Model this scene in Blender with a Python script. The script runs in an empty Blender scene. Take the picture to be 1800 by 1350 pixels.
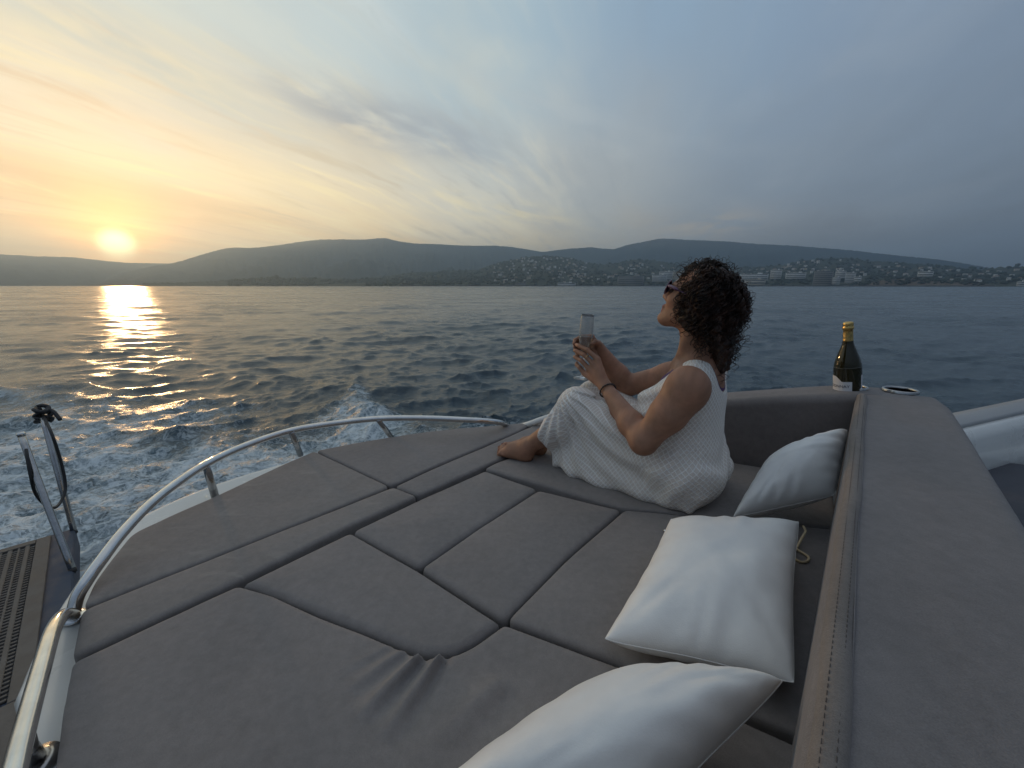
import bpy, bmesh, math, random
import numpy as np
from mathutils import Vector, Matrix

random.seed(7); rng = np.random.default_rng(7)
scene = bpy.context.scene
COL = scene.collection
R = math.radians

# ------------------------------------------------------------------ camera
H = 0.72                      # eye height above the cushion tops (z = 0)
PITCH = R(13.55)
FPX = 720.0                   # focal length in pixels of the 1800 px wide picture
WATER = -1.25
cam = bpy.data.cameras.new("camera"); cam_o = bpy.data.objects.new("camera", cam); COL.objects.link(cam_o)
cam_o.location = (0, 0, H); cam_o.rotation_euler = (R(90) - PITCH, 0, 0)
cam.sensor_width = 36; cam.lens = 36 * FPX / 1800; cam.clip_start = 0.02; cam.clip_end = 20000
scene.camera = cam_o
CP, SP = math.cos(PITCH), math.sin(PITCH)

def ray(px, py):
    r = (px - 900) / FPX; u = -(py - 675) / FPX
    return np.array([r, CP + u * SP, -SP + u * CP])
def P(px, py, z=0.0):         # where a sight line meets a level plane
    d = ray(px, py); t = (z - H) / d[2]
    return Vector((d[0] * t, d[1] * t, z))
def PD(px, py, dist):         # where a sight line is at a given level distance
    d = ray(px, py); t = dist / math.hypot(d[0], d[1])
    return Vector((d[0] * t, d[1] * t, H + d[2] * t))

# ------------------------------------------------------------------ sky, sun, exposure
sd = ray(205, 431); SUN_AZ = math.atan2(sd[0], sd[1]); SUN_EL = math.atan2(sd[2], math.hypot(sd[0], sd[1]))
SUN = Vector((math.sin(SUN_AZ) * math.cos(SUN_EL), math.cos(SUN_AZ) * math.cos(SUN_EL), math.sin(SUN_EL)))

def lin(c):
    f = lambda v: (v / 255 / 12.92) if v / 255 <= 0.04045 else ((v / 255 + 0.055) / 1.055) ** 2.4
    return (f(c[0]), f(c[1]), f(c[2]), 1.0)

class NT:                     # short hand for building node trees
    def __init__(s, tree): s.t = tree; s.n = tree.nodes; s.l = tree.links
    def put(s, sock, v):
        if isinstance(v, bpy.types.NodeSocket): s.l.new(v, sock)
        elif v is not None: sock.default_value = v
    def m(s, op, a, b=None, c=None, clamp=False):
        n = s.n.new('ShaderNodeMath'); n.operation = op; n.use_clamp = clamp
        for i, v in enumerate((a, b, c)): s.put(n.inputs[i], v)
        return n.outputs[0]
    def vm(s, op, a, b=None, out=0):
        n = s.n.new('ShaderNodeVectorMath'); n.operation = op
        s.put(n.inputs[0], a); s.put(n.inputs[1], b)
        return n.outputs['Value'] if op in ('DOT_PRODUCT', 'LENGTH', 'DISTANCE') else n.outputs[0]
    def scale(s, a, k):
        n = s.n.new('ShaderNodeVectorMath'); n.operation = 'SCALE'; s.put(n.inputs[0], a); s.put(n.inputs['Scale'], k); return n.outputs[0]
    def ramp(s, fac, stops, interp='LINEAR'):
        n = s.n.new('ShaderNodeValToRGB'); n.color_ramp.interpolation = interp; e = n.color_ramp.elements
        while len(e) > 1: e.remove(e[-1])
        e[0].position = stops[0][0]; e[0].color = stops[0][1]
        for p, c in stops[1:]:
            x = e.new(p); x.color = c
        s.put(n.inputs[0], fac); return n.outputs[0]
    def mix(s, fac, a, b, mode='MIX', clamp=False):
        n = s.n.new('ShaderNodeMix'); n.data_type = 'RGBA'; n.blend_type = mode; n.clamp_result = clamp
        s.put(n.inputs[0], fac); s.put(n.inputs[6], a); s.put(n.inputs[7], b); return n.outputs[2]
    def sstep(s, v, lo, hi, a=0.0, b=1.0):
        n = s.n.new('ShaderNodeMapRange'); n.interpolation_type = 'SMOOTHSTEP'
        for i, q in enumerate((v, lo, hi, a, b)): s.put(n.inputs[i], q)
        return n.outputs[0]
    def noise(s, vec, scale=5, detail=4, rough=0.5, dist=0.0, out=0):
        n = s.n.new('ShaderNodeTexNoise'); s.put(n.inputs['Vector'], vec)
        for k, v in (('Scale', scale), ('Detail', detail), ('Roughness', rough), ('Distortion', dist)): s.put(n.inputs[k], v)
        return n.outputs[out]
    def voro(s, vec, scale=5, feature='F1', out='Distance', rand=1.0):
        n = s.n.new('ShaderNodeTexVoronoi'); n.feature = feature; s.put(n.inputs['Vector'], vec); s.put(n.inputs['Scale'], scale)
        s.put(n.inputs['Randomness'], rand); return n.outputs[out]
    def mapping(s, vec, loc=(0, 0, 0), rot=(0, 0, 0), sc=(1, 1, 1)):
        n = s.n.new('ShaderNodeMapping'); s.put(n.inputs[0], vec); n.inputs[1].default_value = loc; n.inputs[2].default_value = rot; n.inputs[3].default_value = sc
        return n.outputs[0]
    def sep(s, v):
        n = s.n.new('ShaderNodeSeparateXYZ'); s.put(n.inputs[0], v); return n.outputs
    def comb(s, x=0.0, y=0.0, z=0.0):
        n = s.n.new('ShaderNodeCombineXYZ')
        for i, v in enumerate((x, y, z)): s.put(n.inputs[i], v)
        return n.outputs[0]
    def bump(s, h, strength=0.3, dist=0.01, normal=None):
        n = s.n.new('ShaderNodeBump'); s.put(n.inputs['Height'], h); s.put(n.inputs['Strength'], strength); s.put(n.inputs['Distance'], dist); s.put(n.inputs['Normal'], normal)
        return n.outputs[0]

world = bpy.data.worlds.new("World"); scene.world = world; world.use_nodes = True
w = NT(world.node_tree); w.n.clear()
d = w.n.new('ShaderNodeTexCoord').outputs['Generated']
dx, dy, dz = w.sep(d)
hl = w.m('SQRT', w.m('ADD', w.m('MULTIPLY', dx, dx), w.m('ADD', w.m('MULTIPLY', dy, dy), 1e-6)))
cosaz = w.m('DIVIDE', w.m('ADD', w.m('MULTIPLY', dx, math.sin(SUN_AZ)), w.m('MULTIPLY', dy, math.cos(SUN_AZ))), hl)
az = w.m('DIVIDE', w.m('ARCCOSINE', w.m('MINIMUM', w.m('MAXIMUM', cosaz, -1.0), 1.0)), math.pi)      # 0 at the sun .. 1 opposite
el = w.m('MULTIPLY', w.m('ARCTANGENT', w.m('DIVIDE', dz, hl)), 180 / math.pi)
def az_ramp(lst): return w.ramp(w.m('ADD', az, 0.0), [(a / 180, lin(c)) for a, c in lst], 'EASE')
# large soft undulation of the cloud deck shifts the colour bands
pl = w.m('ADD', w.m('MAXIMUM', dz, 0.0), 0.11)
pv = w.comb(w.m('DIVIDE', dx, pl), w.m('DIVIDE', dy, pl), 0.0)
SA = R(20)                                                                 # bands of cirrus run this way
pr = w.mapping(pv, rot=(0, 0, SA))
warp = w.noise(pr, 0.55, 4, 0.5, out=1)
prw = w.vm('ADD', pr, w.scale(w.vm('SUBTRACT', warp, (0.5, 0.5, 0.5)), 0.42))
big = w.noise(w.mapping(prw, sc=(0.80, 0.26, 1)), 1.1, 4, 0.55)
streak = w.noise(w.mapping(prw, sc=(2.3, 0.42, 1)), 1.3, 7, 0.60, 0.25)
fine = w.noise(w.mapping(prw, sc=(6.0, 0.62, 1)), 2.4, 7, 0.64, 0.35)
puff = w.noise(w.mapping(prw, sc=(1.0, 0.6, 1)), 1.5, 5, 0.50, 0.2)
low = az_ramp([(0, (247, 176, 92)), (12, (249, 192, 108)), (26, (245, 206, 146)), (40, (232, 210, 166)), (54, (190, 178, 156)), (66, (150, 149, 148)), (80, (122, 127, 134)), (95, (104, 112, 122)), (180, (84, 92, 104))])
mid = az_ramp([(0, (236, 210, 166)), (20, (230, 212, 178)), (38, (204, 202, 190)), (54, (164, 170, 172)), (72, (130, 143, 157)), (95, (114, 128, 144)), (180, (90, 102, 118))])
high = az_ramp([(0, (206, 212, 202)), (20, (190, 202, 202)), (40, (162, 182, 192)), (60, (134, 157, 178)), (80, (126, 145, 167)), (100, (120, 134, 154)), (180, (96, 110, 130))])
elw = w.m('ADD', el, w.m('MULTIPLY', w.m('SUBTRACT', big, 0.5), 26.0))
c = w.mix(w.sstep(elw, 0.0, 11.0), low, mid)
c = w.mix(w.sstep(elw, 11.0, 27.0), c, high)
c = w.mix(w.sstep(el, 32.0, 66.0), c, lin((158, 168, 180)))
near_sun = w.m('SUBTRACT', 1.0, w.sstep(az, 0.06, 0.40))
lown = w.m('SUBTRACT', 1.0, w.sstep(el, 9.0, 26.0))
# pale bands: sunlit cirrus, dark bands: thicker grey cloud
hi_col = az_ramp([(0, (255, 232, 160)), (22, (252, 232, 178)), (42, (226, 218, 192)), (60, (172, 180, 184)), (95, (134, 147, 162)), (180, (110, 122, 138))])
lo_col = az_ramp([(0, (206, 166, 116)), (22, (200, 180, 146)), (42, (158, 162, 164)), (60, (130, 140, 152)), (95, (100, 110, 124)), (180, (82, 92, 106))])
mx = w.m('ADD', w.m('MULTIPLY', streak, 0.60), w.m('MULTIPLY', fine, 0.40))
kk = w.m('ADD', 0.12, w.m('MULTIPLY', w.m('MULTIPLY', near_sun, lown), 0.85))
c = w.mix(w.m('MULTIPLY', w.sstep(mx, 0.50, 0.63), kk), c, hi_col)
c = w.mix(w.m('MULTIPLY', w.sstep(mx, 0.49, 0.38), kk), c, lo_col)
c = w.mix(w.m('MULTIPLY', w.sstep(puff, 0.50, 0.72), 0.30), c, lo_col)
c = w.mix(w.m('MULTIPLY', w.sstep(puff, 0.48, 0.28), 0.32), c, hi_col)
# a lone grey bank of cloud and a lit bank low on the horizon, left and right of the middle
def bank(px, py, su, sv, tilt, amt, col, n0=0.36, n1=0.66, sc=2.6):
    global c
    q = ray(px, py); a0 = math.degrees(math.atan2(q[0], q[1])); e0 = math.degrees(math.atan2(q[2], math.hypot(q[0], q[1])))
    azd = w.m('MULTIPLY', w.m('ARCTAN2', dx, dy), 180 / math.pi); u = w.m('SUBTRACT', azd, a0); v = w.m('SUBTRACT', el, e0)
    ct, st = math.cos(R(tilt)), math.sin(R(tilt))
    uu = w.m('DIVIDE', w.m('ADD', w.m('MULTIPLY', u, ct), w.m('MULTIPLY', v, st)), su); vv = w.m('DIVIDE', w.m('SUBTRACT', w.m('MULTIPLY', v, ct), w.m('MULTIPLY', u, st)), sv)
    g_ = w.m('EXPONENT', w.m('MULTIPLY', w.m('ADD', w.m('MULTIPLY', uu, uu), w.m('MULTIPLY', vv, vv)), -1.0))
    nz = w.noise(w.comb(w.m('MULTIPLY', uu, 1.0), w.m('MULTIPLY', vv, 1.0), px * 0.01), sc * 0.45, 6, 0.6, 0.3)
    c = w.mix(w.m('MULTIPLY', w.m('MULTIPLY', g_, w.sstep(nz, n0, n1)), amt), c, lin(col))
bank(650, 212, 10.0, 2.4, -10, 0.95, (138, 146, 158), 0.30, 0.60)
bank(790, 250, 10.0, 2.2, -18, 0.7, (142, 150, 162), 0.32, 0.62)
bank(880, 370, 9.0, 1.5, -10, 0.75, (244, 226, 172))
bank(330, 200, 16.0, 4.0, -14, 0.45, (206, 196, 172), 0.34, 0.6)
bank(250, 110, 12.0, 2.5, -18, 0.6, (172, 188, 190), 0.34, 0.6)
bank(60, 316, 10.0, 1.6, -12, 0.95, (204, 170, 122), 0.30, 0.5)
bank(300, 345, 10.0, 1.1, -10, 0.8, (212, 180, 130), 0.36, 0.54)
bank(360, 385, 10.0, 0.9, -5, 0.7, (216, 178, 122), 0.36, 0.54)
bank(130, 190, 16.0, 3.5, -14, 0.55, (236, 224, 196), 0.30, 0.55)
bank(480, 330, 14.0, 2.5, -12, 0.5, (250, 226, 168), 0.36, 0.56)
bank(1240, 398, 6.0, 1.6, 5, 0.55, (196, 178, 152), 0.36, 0.56)
bank(950, 190, 10.0, 2.0, -16, 0.5, (178, 186, 188), 0.40, 0.60)
bank(650, 20, 5.0, 1.3, -30, 0.6, (196, 206, 206), 0.30, 0.55)
bank(470, 70, 11.0, 1.6, -26, 0.55, (206, 210, 200), 0.34, 0.56)
c = w.scale(c, w.m('ADD', 0.81, w.m('MULTIPLY', near_sun, w.m('MULTIPLY', w.m('SUBTRACT', 1.0, w.sstep(el, 4.0, 24.0)), 0.20))))
# aureole and the bright clipped heart of the sun behind thin cloud
g = w.m('MULTIPLY', w.m('ARCCOSINE', w.m('MINIMUM', w.vm('DOT_PRODUCT', d, tuple(SUN)), 0.9999999)), 180 / math.pi)
def gau(sig, e=2.0): return w.m('EXPONENT', w.m('MULTIPLY', w.m('POWER', w.m('DIVIDE', g, sig), e), -1.0))
def addc(c, fac, col): return w.mix(fac, c, col, 'ADD')
c = addc(c, gau(9.0, 1.4), (0.24, 0.05, 0.0, 1))
c = addc(c, gau(3.5, 1.7), (2.5, 0.92, 0.0, 1))
core = w.m('MULTIPLY', gau(1.30, 3.4), 1.0)
c = w.mix(w.m('MINIMUM', core, 1.0), c, (5.5, 4.5, 2.2, 1))
sky = w.n.new('ShaderNodeTexSky'); sky.sky_type = 'NISHITA'; sky.sun_disc = False
sky.sun_elevation = SUN_EL; sky.sun_rotation = SUN_AZ; sky.dust_density = 3.0
bg = w.n.new('ShaderNodeBackground'); bg.inputs['Strength'].default_value = 1.0
bg2 = w.n.new('ShaderNodeBackground'); bg2.inputs['Strength'].default_value = 0.008
w.put(bg.inputs['Color'], c); w.put(bg2.inputs['Color'], sky.outputs[0])
add = w.n.new('ShaderNodeAddShader'); w.l.new(bg.outputs[0], add.inputs[0]); w.l.new(bg2.outputs[0], add.inputs[1])
out = w.n.new('ShaderNodeOutputWorld'); w.l.new(add.outputs[0], out.inputs[0])

sun_l = bpy.data.lights.new("sun", 'SUN'); sun_l.energy = 2.3; sun_l.angle = R(3.0); sun_l.color = (1.0, 0.60, 0.28)
sun_o = bpy.data.objects.new("sun", sun_l); COL.objects.link(sun_o); sun_o.rotation_euler = SUN.to_track_quat('Z', 'Y').to_euler()
scene.view_settings.view_transform = 'Standard'; scene.view_settings.look = 'None'
scene.view_settings.exposure = 0.52; scene.view_settings.gamma = 1.0; scene.view_settings.use_curve_mapping = False
scene.render.engine = 'CYCLES'
scene.cycles.use_denoising = True; scene.cycles.max_bounces = 16; scene.cycles.transmission_bounces = 16; scene.cycles.diffuse_bounces = 3; scene.cycles.glossy_bounces = 4; scene.cycles.volume_bounces = 0
scene.cycles.caustics_reflective = False; scene.cycles.caustics_refractive = False; scene.cycles.sample_clamp_indirect = 4.0

# ------------------------------------------------------------------ helpers: materials
def material(name):
    m = bpy.data.materials.new(name); m.use_nodes = True; t = NT(m.node_tree)
    b = t.n.get('Principled BSDF'); return m, t, b
def setb(t, b, **k):
    for a, v in k.items(): t.put(b.inputs[a.replace('_', ' ')], v)
def plain(name, col, rough=0.5, metal=0.0, var=0.12, scale=14.0, bump=0.08, bscale=120.0, coat=0.0, sheen=0.0, bdist=0.003):
    m, t, b = material(name); co = t.n.new('ShaderNodeTexCoord').outputs['Object']
    n = t.noise(co, scale, 5, 0.6)
    f = t.sstep(n, 0.3, 0.7, 1 - var, 1 + var)
    t.put(b.inputs['Base Color'], t.scale((col[0], col[1], col[2]), f))
    setb(t, b, Roughness=t.sstep(n, 0.2, 0.8, max(0.02, rough * 0.8), min(1, rough * 1.2)), Metallic=metal)
    b.inputs['Coat Weight'].default_value = coat; b.inputs['Sheen Weight'].default_value = sheen
    if bump: t.put(b.inputs['Normal'], t.bump(t.noise(co, bscale, 3, 0.6), bump, bdist))
    return m

# ------------------------------------------------------------------ helpers: objects
def tag(o, label=None, cat=None, group=None, kind=None):
    if label: o['label'] = label
    if cat: o['category'] = cat
    if group: o['group'] = group
    if kind: o['kind'] = kind
    return o
def empty(name, loc, label, cat, group=None, rz=0.0):
    o = bpy.data.objects.new(name, None); o.empty_display_size = 0.1; COL.objects.link(o); o.location = loc; o.rotation_euler = (0, 0, rz)
    return tag(o, label, cat, group)
def link(name, me, mat=None, parent=None, smooth=True):
    if mat: me.materials.append(mat)
    o = bpy.data.objects.new(name, me); COL.objects.link(o)
    if parent is not None:
        o.parent = parent; bpy.context.view_layer.update(); o.matrix_parent_inverse = parent.matrix_world.inverted()
    if smooth and len(me.polygons): me.polygons.foreach_set('use_smooth', np.ones(len(me.polygons), bool))
    return o
def np_mesh(name, V, F):
    me = bpy.data.meshes.new(name); V = np.asarray(V, np.float32); F = np.asarray(F, np.int32); k = F.shape[1]
    me.vertices.add(len(V)); me.vertices.foreach_set('co', V.ravel())
    me.loops.add(F.size); me.loops.foreach_set('vertex_index', F.ravel())
    me.polygons.add(len(F)); me.polygons.foreach_set('loop_start', np.arange(0, F.size, k, dtype=np.int32))
    try: me.polygons.foreach_set('loop_total', np.full(len(F), k, np.int32))
    except Exception: pass
    me.update(calc_edges=True); return me
def attr(me, name, vals):
    a = me.attributes.new(name, 'FLOAT', 'POINT'); a.data.foreach_set('value', np.asarray(vals, np.float32)); return a
def attr_col(me, name, vals):
    a = me.attributes.new(name, 'FLOAT_COLOR', 'POINT'); a.data.foreach_set('color', np.asarray(vals, np.float32).ravel())
def bm_mesh(bm, name):
    me = bpy.data.meshes.new(name); bm.normal_update(); bm.to_mesh(me); bm.free(); return me

def catmull(pts, n=8, closed=False):
    pts = [Vector(p) for p in pts]; out = []; N = len(pts)
    for i in range(N if closed else N - 1):
        if closed: p0, p1, p2, p3 = pts[i - 1], pts[i], pts[(i + 1) % N], pts[(i + 2) % N]
        else: p0, p1, p2, p3 = pts[max(i - 1, 0)], pts[i], pts[i + 1], pts[min(i + 2, N - 1)]
        for k in range(n):
            t = k / n
            out.append(0.5 * ((2 * p1) + (p2 - p0) * t + (2 * p0 - 5 * p1 + 4 * p2 - p3) * t * t + (3 * p1 - p0 - 3 * p2 + p3) * t ** 3))
    if not closed: out.append(pts[-1])
    return out
def tube_data(path, rad, sides=10, closed=False, cap=True):
    path = np.array([tuple(p) for p in path], float); n = len(path)
    rad = np.broadcast_to(np.asarray(rad, float), (n,))
    T = np.gradient(path, axis=0)
    if closed: T = np.roll(path, -1, 0) - np.roll(path, 1, 0)
    T /= np.linalg.norm(T, axis=1)[:, None] + 1e-12
    up = np.array([0, 0, 1.0]) if abs(T[0][2]) < 0.9 else np.array([1.0, 0, 0])
    N0 = np.cross(up, T[0]); N0 /= np.linalg.norm(N0); Ns = [N0]
    for i in range(1, n):
        v = Ns[-1] - T[i] * np.dot(Ns[-1], T[i]); Ns.append(v / (np.linalg.norm(v) + 1e-12))
    Ns = np.array(Ns); B = np.cross(T, Ns)
    a = np.arange(sides) / sides * 2 * np.pi
    V = path[:, None, :] + rad[:, None, None] * (Ns[:, None, :] * np.cos(a)[None, :, None] + B[:, None, :] * np.sin(a)[None, :, None])
    V = V.reshape(-1, 3); F = []
    i = np.arange(n if closed else n - 1)[:, None]; j = np.arange(sides)[None, :]
    i2 = (i + 1) % n; j2 = (j + 1) % sides
    F = np.stack([i * sides + j, i * sides + j2, i2 * sides + j2, i2 * sides + j], -1).reshape(-1, 4)
    if cap and not closed:
        V = np.vstack([V, path[:1], path[-1:]]); c0, c1 = len(V) - 2, len(V) - 1
        jj = np.arange(sides); j2 = (jj + 1) % sides
        F = np.vstack([F, np.stack([np.full(sides, c0), j2, jj, jj], -1)[:, :4], np.stack([np.full(sides, c1), (n - 1) * sides + jj, (n - 1) * sides + j2, (n - 1) * sides + j2], -1)])
    return V, F
def quads_or_tris(name, V, F):
    if not len(F): return np_mesh(name, V, F)
    me = bpy.data.meshes.new(name)
    faces = [tuple(f[:3]) if f[2] == f[3] else tuple(f) for f in F.tolist()]
    me.from_pydata(np.asarray(V).tolist(), [], faces); me.update(); return me
def tube(name, path, rad, mat, parent=None, sides=12, closed=False):
    V, F = tube_data(path, rad, sides, closed); return link(name, quads_or_tris(name, V, F), mat, parent)
def lathe_data(prof, segs=32, origin=(0, 0, 0)):
    a = np.arange(segs) / segs * 2 * np.pi; prof = np.array(prof, float); n = len(prof)
    V = np.stack([prof[:, 0][:, None] * np.cos(a), prof[:, 0][:, None] * np.sin(a), np.repeat(prof[:, 1][:, None], segs, 1)], -1).reshape(-1, 3) + np.array(origin)
    i = np.arange(n - 1)[:, None]; j = np.arange(segs)[None, :]; j2 = (j + 1) % segs
    F = np.stack([i * segs + j, i * segs + j2, (i + 1) * segs + j2, (i + 1) * segs + j], -1).reshape(-1, 4)
    return V, F
def lathe(name, prof, mat, parent=None, segs=32, M=None):
    V, F = lathe_data(prof, segs)
    if M is not None: V = V @ np.array(M.to_3x3()).T + np.array(M.translation)
    return link(name, np_mesh(name, V, F), mat, parent)
def box_data(c, s, M=None):
    c = np.array(c, float); s = np.array(s, float) / 2
    V = np.array([[x, y, z] for x in (-1, 1) for y in (-1, 1) for z in (-1, 1)], float) * s + c
    if M is not None: V = V @ np.array(M.to_3x3()).T + np.array(M.translation)
    F = np.array([[0, 1, 3, 2], [4, 6, 7, 5], [0, 4, 5, 1], [2, 3, 7, 6], [0, 2, 6, 4], [1, 5, 7, 3]])
    return V, F
def join_data(lst):
    Vs, Fs, o = [], [], 0
    for V, F in lst: Vs.append(V); Fs.append(np.asarray(F) + o); o += len(V)
    return np.vstack(Vs), np.vstack(Fs)

# numpy noise
_perm = rng.random((256, 256))
def vnoise(x, y):
    xi = np.floor(x).astype(int); yi = np.floor(y).astype(int); fx = x - xi; fy = y - yi
    fx = fx * fx * (3 - 2 * fx); fy = fy * fy * (3 - 2 * fy)
    g = lambda a, b: _perm[a & 255, b & 255]
    return (g(xi, yi) * (1 - fx) + g(xi + 1, yi) * fx) * (1 - fy) + (g(xi, yi + 1) * (1 - fx) + g(xi + 1, yi + 1) * fx) * fy
def fbm(x, y, o=5, lac=2.03, gain=0.5):
    s = 0; a = 1; t = 0
    for i in range(o):
        s = s + a * vnoise(x * lac ** i + 17.3 * i, y * lac ** i - 9.1 * i); t += a; a *= gain
    return s / t - 0.5

# signed distance fields -> one continuous surface
class Field:
    def __init__(s, lo, hi, h):
        s.lo = np.array(lo, float); s.h = h; s.n = np.ceil((np.array(hi) - s.lo) / h).astype(int) + 1
        s.D = np.full(s.n, 1.0, np.float32)
        s.ax = [s.lo[i] + h * np.arange(s.n[i]) for i in range(3)]
    def sl(s, lo, hi):
        a = np.clip(np.floor((np.array(lo) - s.lo) / s.h).astype(int), 0, s.n); b = np.clip(np.ceil((np.array(hi) - s.lo) / s.h).astype(int) + 1, 0, s.n)
        q = tuple(slice(i, j) for i, j in zip(a, b))
        X = s.ax[0][q[0]][:, None, None]; Y = s.ax[1][q[1]][None, :, None]; Z = s.ax[2][q[2]][None, None, :]
        return q, X, Y, Z
    def add(s, fn, lo, hi, k=0.0, pad=0.03):
        q, X, Y, Z = s.sl(np.array(lo) - pad - k, np.array(hi) + pad + k); a = s.D[q]; b = fn(X, Y, Z)
        if k > 0:
            hh = np.maximum(k - np.abs(a - b), 0) / k; s.D[q] = np.minimum(a, b) - hh * hh * k / 4
        else: s.D[q] = np.minimum(a, b)
    def cut(s, fn, lo, hi, k=0.0):
        q, X, Y, Z = s.sl(lo, hi); a = s.D[q]; b = -fn(X, Y, Z)
        if k > 0:
            hh = np.maximum(k - np.abs(a - b), 0) / k; s.D[q] = np.maximum(a, b) + hh * hh * k / 4
        else: s.D[q] = np.maximum(a, b)
    def cone(s, a, b, ra, rb, k=0.02, sq=None):
        a = np.array(a, float); b = np.array(b, float); ab = b - a; L2 = max(ab @ ab, 1e-12); r = max(ra, rb)
        def fn(X, Y, Z):
            t = np.clip(((X - a[0]) * ab[0] + (Y - a[1]) * ab[1] + (Z - a[2]) * ab[2]) / L2, 0, 1)
            return np.sqrt((X - a[0] - t * ab[0]) ** 2 + (Y - a[1] - t * ab[1]) ** 2 + (Z - a[2] - t * ab[2]) ** 2) - (ra + (rb - ra) * t)
        s.add(fn, np.minimum(a, b) - r, np.maximum(a, b) + r, k)
    def ell(s, c, rad, M=None, k=0.02, cut=False):
        c = np.array(c, float); rad = np.array(rad, float); Mi = np.eye(3) if M is None else np.array(M).T
        def fn(X, Y, Z):
            p = [Mi[i][0] * (X - c[0]) + Mi[i][1] * (Y - c[1]) + Mi[i][2] * (Z - c[2]) for i in range(3)]
            k0 = np.sqrt(sum((p[i] / rad[i]) ** 2 for i in range(3))); k1 = np.sqrt(sum((p[i] / rad[i] ** 2) ** 2 for i in range(3))) + 1e-9
            return k0 * (k0 - 1) / k1
        r = rad.max()
        if cut: s.cut(fn, c - r - 0.05, c + r + 0.05, k)
        else: s.add(fn, c - r, c + r, k)
    def mesh(s):
        return surface_nets(s.D, s.lo, s.h)
def surface_nets(D, lo, h):
    ins = D < 0
    nx, ny, nz = D.shape
    cnt = np.zeros((nx - 1, ny - 1, nz - 1), np.uint8)
    for i in (0, 1):
        for j in (0, 1):
            for k in (0, 1): cnt += ins[i:nx - 1 + i, j:ny - 1 + j, k:nz - 1 + k]
    act = (cnt > 0) & (cnt < 8); I, J, K = np.nonzero(act)
    idx = np.full(act.shape, -1, np.int32); idx[I, J, K] = np.arange(len(I))
    S = np.zeros((len(I), 3)); N = np.zeros(len(I))
    cs = [(i, j, k) for i in (0, 1) for j in (0, 1) for k in (0, 1)]
    for a in cs:
        for b in cs:
            if sum(b) - sum(a) == 1 and all(q >= p for p, q in zip(a, b)):
                da = D[I + a[0], J + a[1], K + a[2]]; db = D[I + b[0], J + b[1], K + b[2]]
                m = (da < 0) != (db < 0); t = np.where(m, da / np.where(m, da - db, 1), 0)
                for q in range(3): S[:, q] += np.where(m, a[q] + t * (b[q] - a[q]), 0)
                N += m
    V = (S / N[:, None] + np.stack([I, J, K], 1)) * h + np.array(lo)
    F = []
    for ax in range(3):
        sl0 = [slice(None)] * 3; sl1 = [slice(None)] * 3; sl0[ax] = slice(0, -1); sl1[ax] = slice(1, None)
        A = ins[tuple(sl0)]; B = ins[tuple(sl1)]
        e = np.stack(np.nonzero(A != B), 1); u, v = (ax + 1) % 3, (ax + 2) % 3
        ok = (e[:, u] > 0) & (e[:, v] > 0) & (e[:, u] < D.shape[u] - 1) & (e[:, v] < D.shape[v] - 1); e = e[ok]
        q = []
        for du, dv in ((1, 1), (0, 1), (0, 0), (1, 0)):
            c = e.copy(); c[:, u] -= du; c[:, v] -= dv; q.append(idx[c[:, 0], c[:, 1], c[:, 2]])
        q = np.stack(q, 1); fl = A[tuple(e.T)]
        q[~fl] = q[~fl][:, ::-1]; F.append(q)
    return V, np.vstack(F)
# ================================================================== the sea
def spectrum_tile(n, L, wind, lo, hi, seed, spread=2.0, power=3.6):
    r = np.random.default_rng(seed); k = np.fft.fftfreq(n, L / n) * 2 * np.pi
    KX, KY = np.meshgrid(k, k, indexing='ij'); K = np.sqrt(KX ** 2 + KY ** 2); K[0, 0] = 1
    c = (KX * math.sin(wind) + KY * math.cos(wind)) / K
    amp = K ** (-power / 2) * (np.abs(c) ** spread + 0.12)
    lam = 2 * np.pi / K; amp *= (lam > lo) & (lam < hi)
    S = amp * (r.normal(size=(n, n)) + 1j * r.normal(size=(n, n)))
    # a real-valued sea: height and the sideways drift that sharpens the crests
    Hh = np.fft.fft2(np.fft.ifft2(S).real); z = np.fft.ifft2(Hh).real; gx = np.fft.ifft2(-1j * KX / K * Hh).real; gy = np.fft.ifft2(-1j * KY / K * Hh).real
    s = z.std(); return np.stack([z / s, gx / s, gy / s], -1)
def tile_sample(T, L, x, y):
    n = T.shape[0]; u = (x / L * n) % n; v = (y / L * n) % n
    i = np.floor(u).astype(int) % n; j = np.floor(v).astype(int) % n; fu = u - np.floor(u); fv = v - np.floor(v); i2 = (i + 1) % n; j2 = (j + 1) % n
    return (T[i, j] * (1 - fu)[..., None] + T[i2, j] * fu[..., None]) * (1 - fv)[..., None] + (T[i, j2] * (1 - fu)[..., None] + T[i2, j2] * fu[..., None]) * fv[..., None]
WIND = R(150)
T_big = spectrum_tile(256, 90.0, WIND, 5.0, 30.0, 1)
T_mid = spectrum_tile(512, 31.0, WIND + 0.3, 0.7, 6.0, 2, 1.6, 3.3)
T_md2 = spectrum_tile(512, 13.7, WIND + 0.1, 0.32, 1.5, 9, 1.2, 3.0)
T_sml = spectrum_tile(512, 7.3, WIND - 0.2, 0.10, 1.1, 3, 1.0, 2.9)

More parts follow.
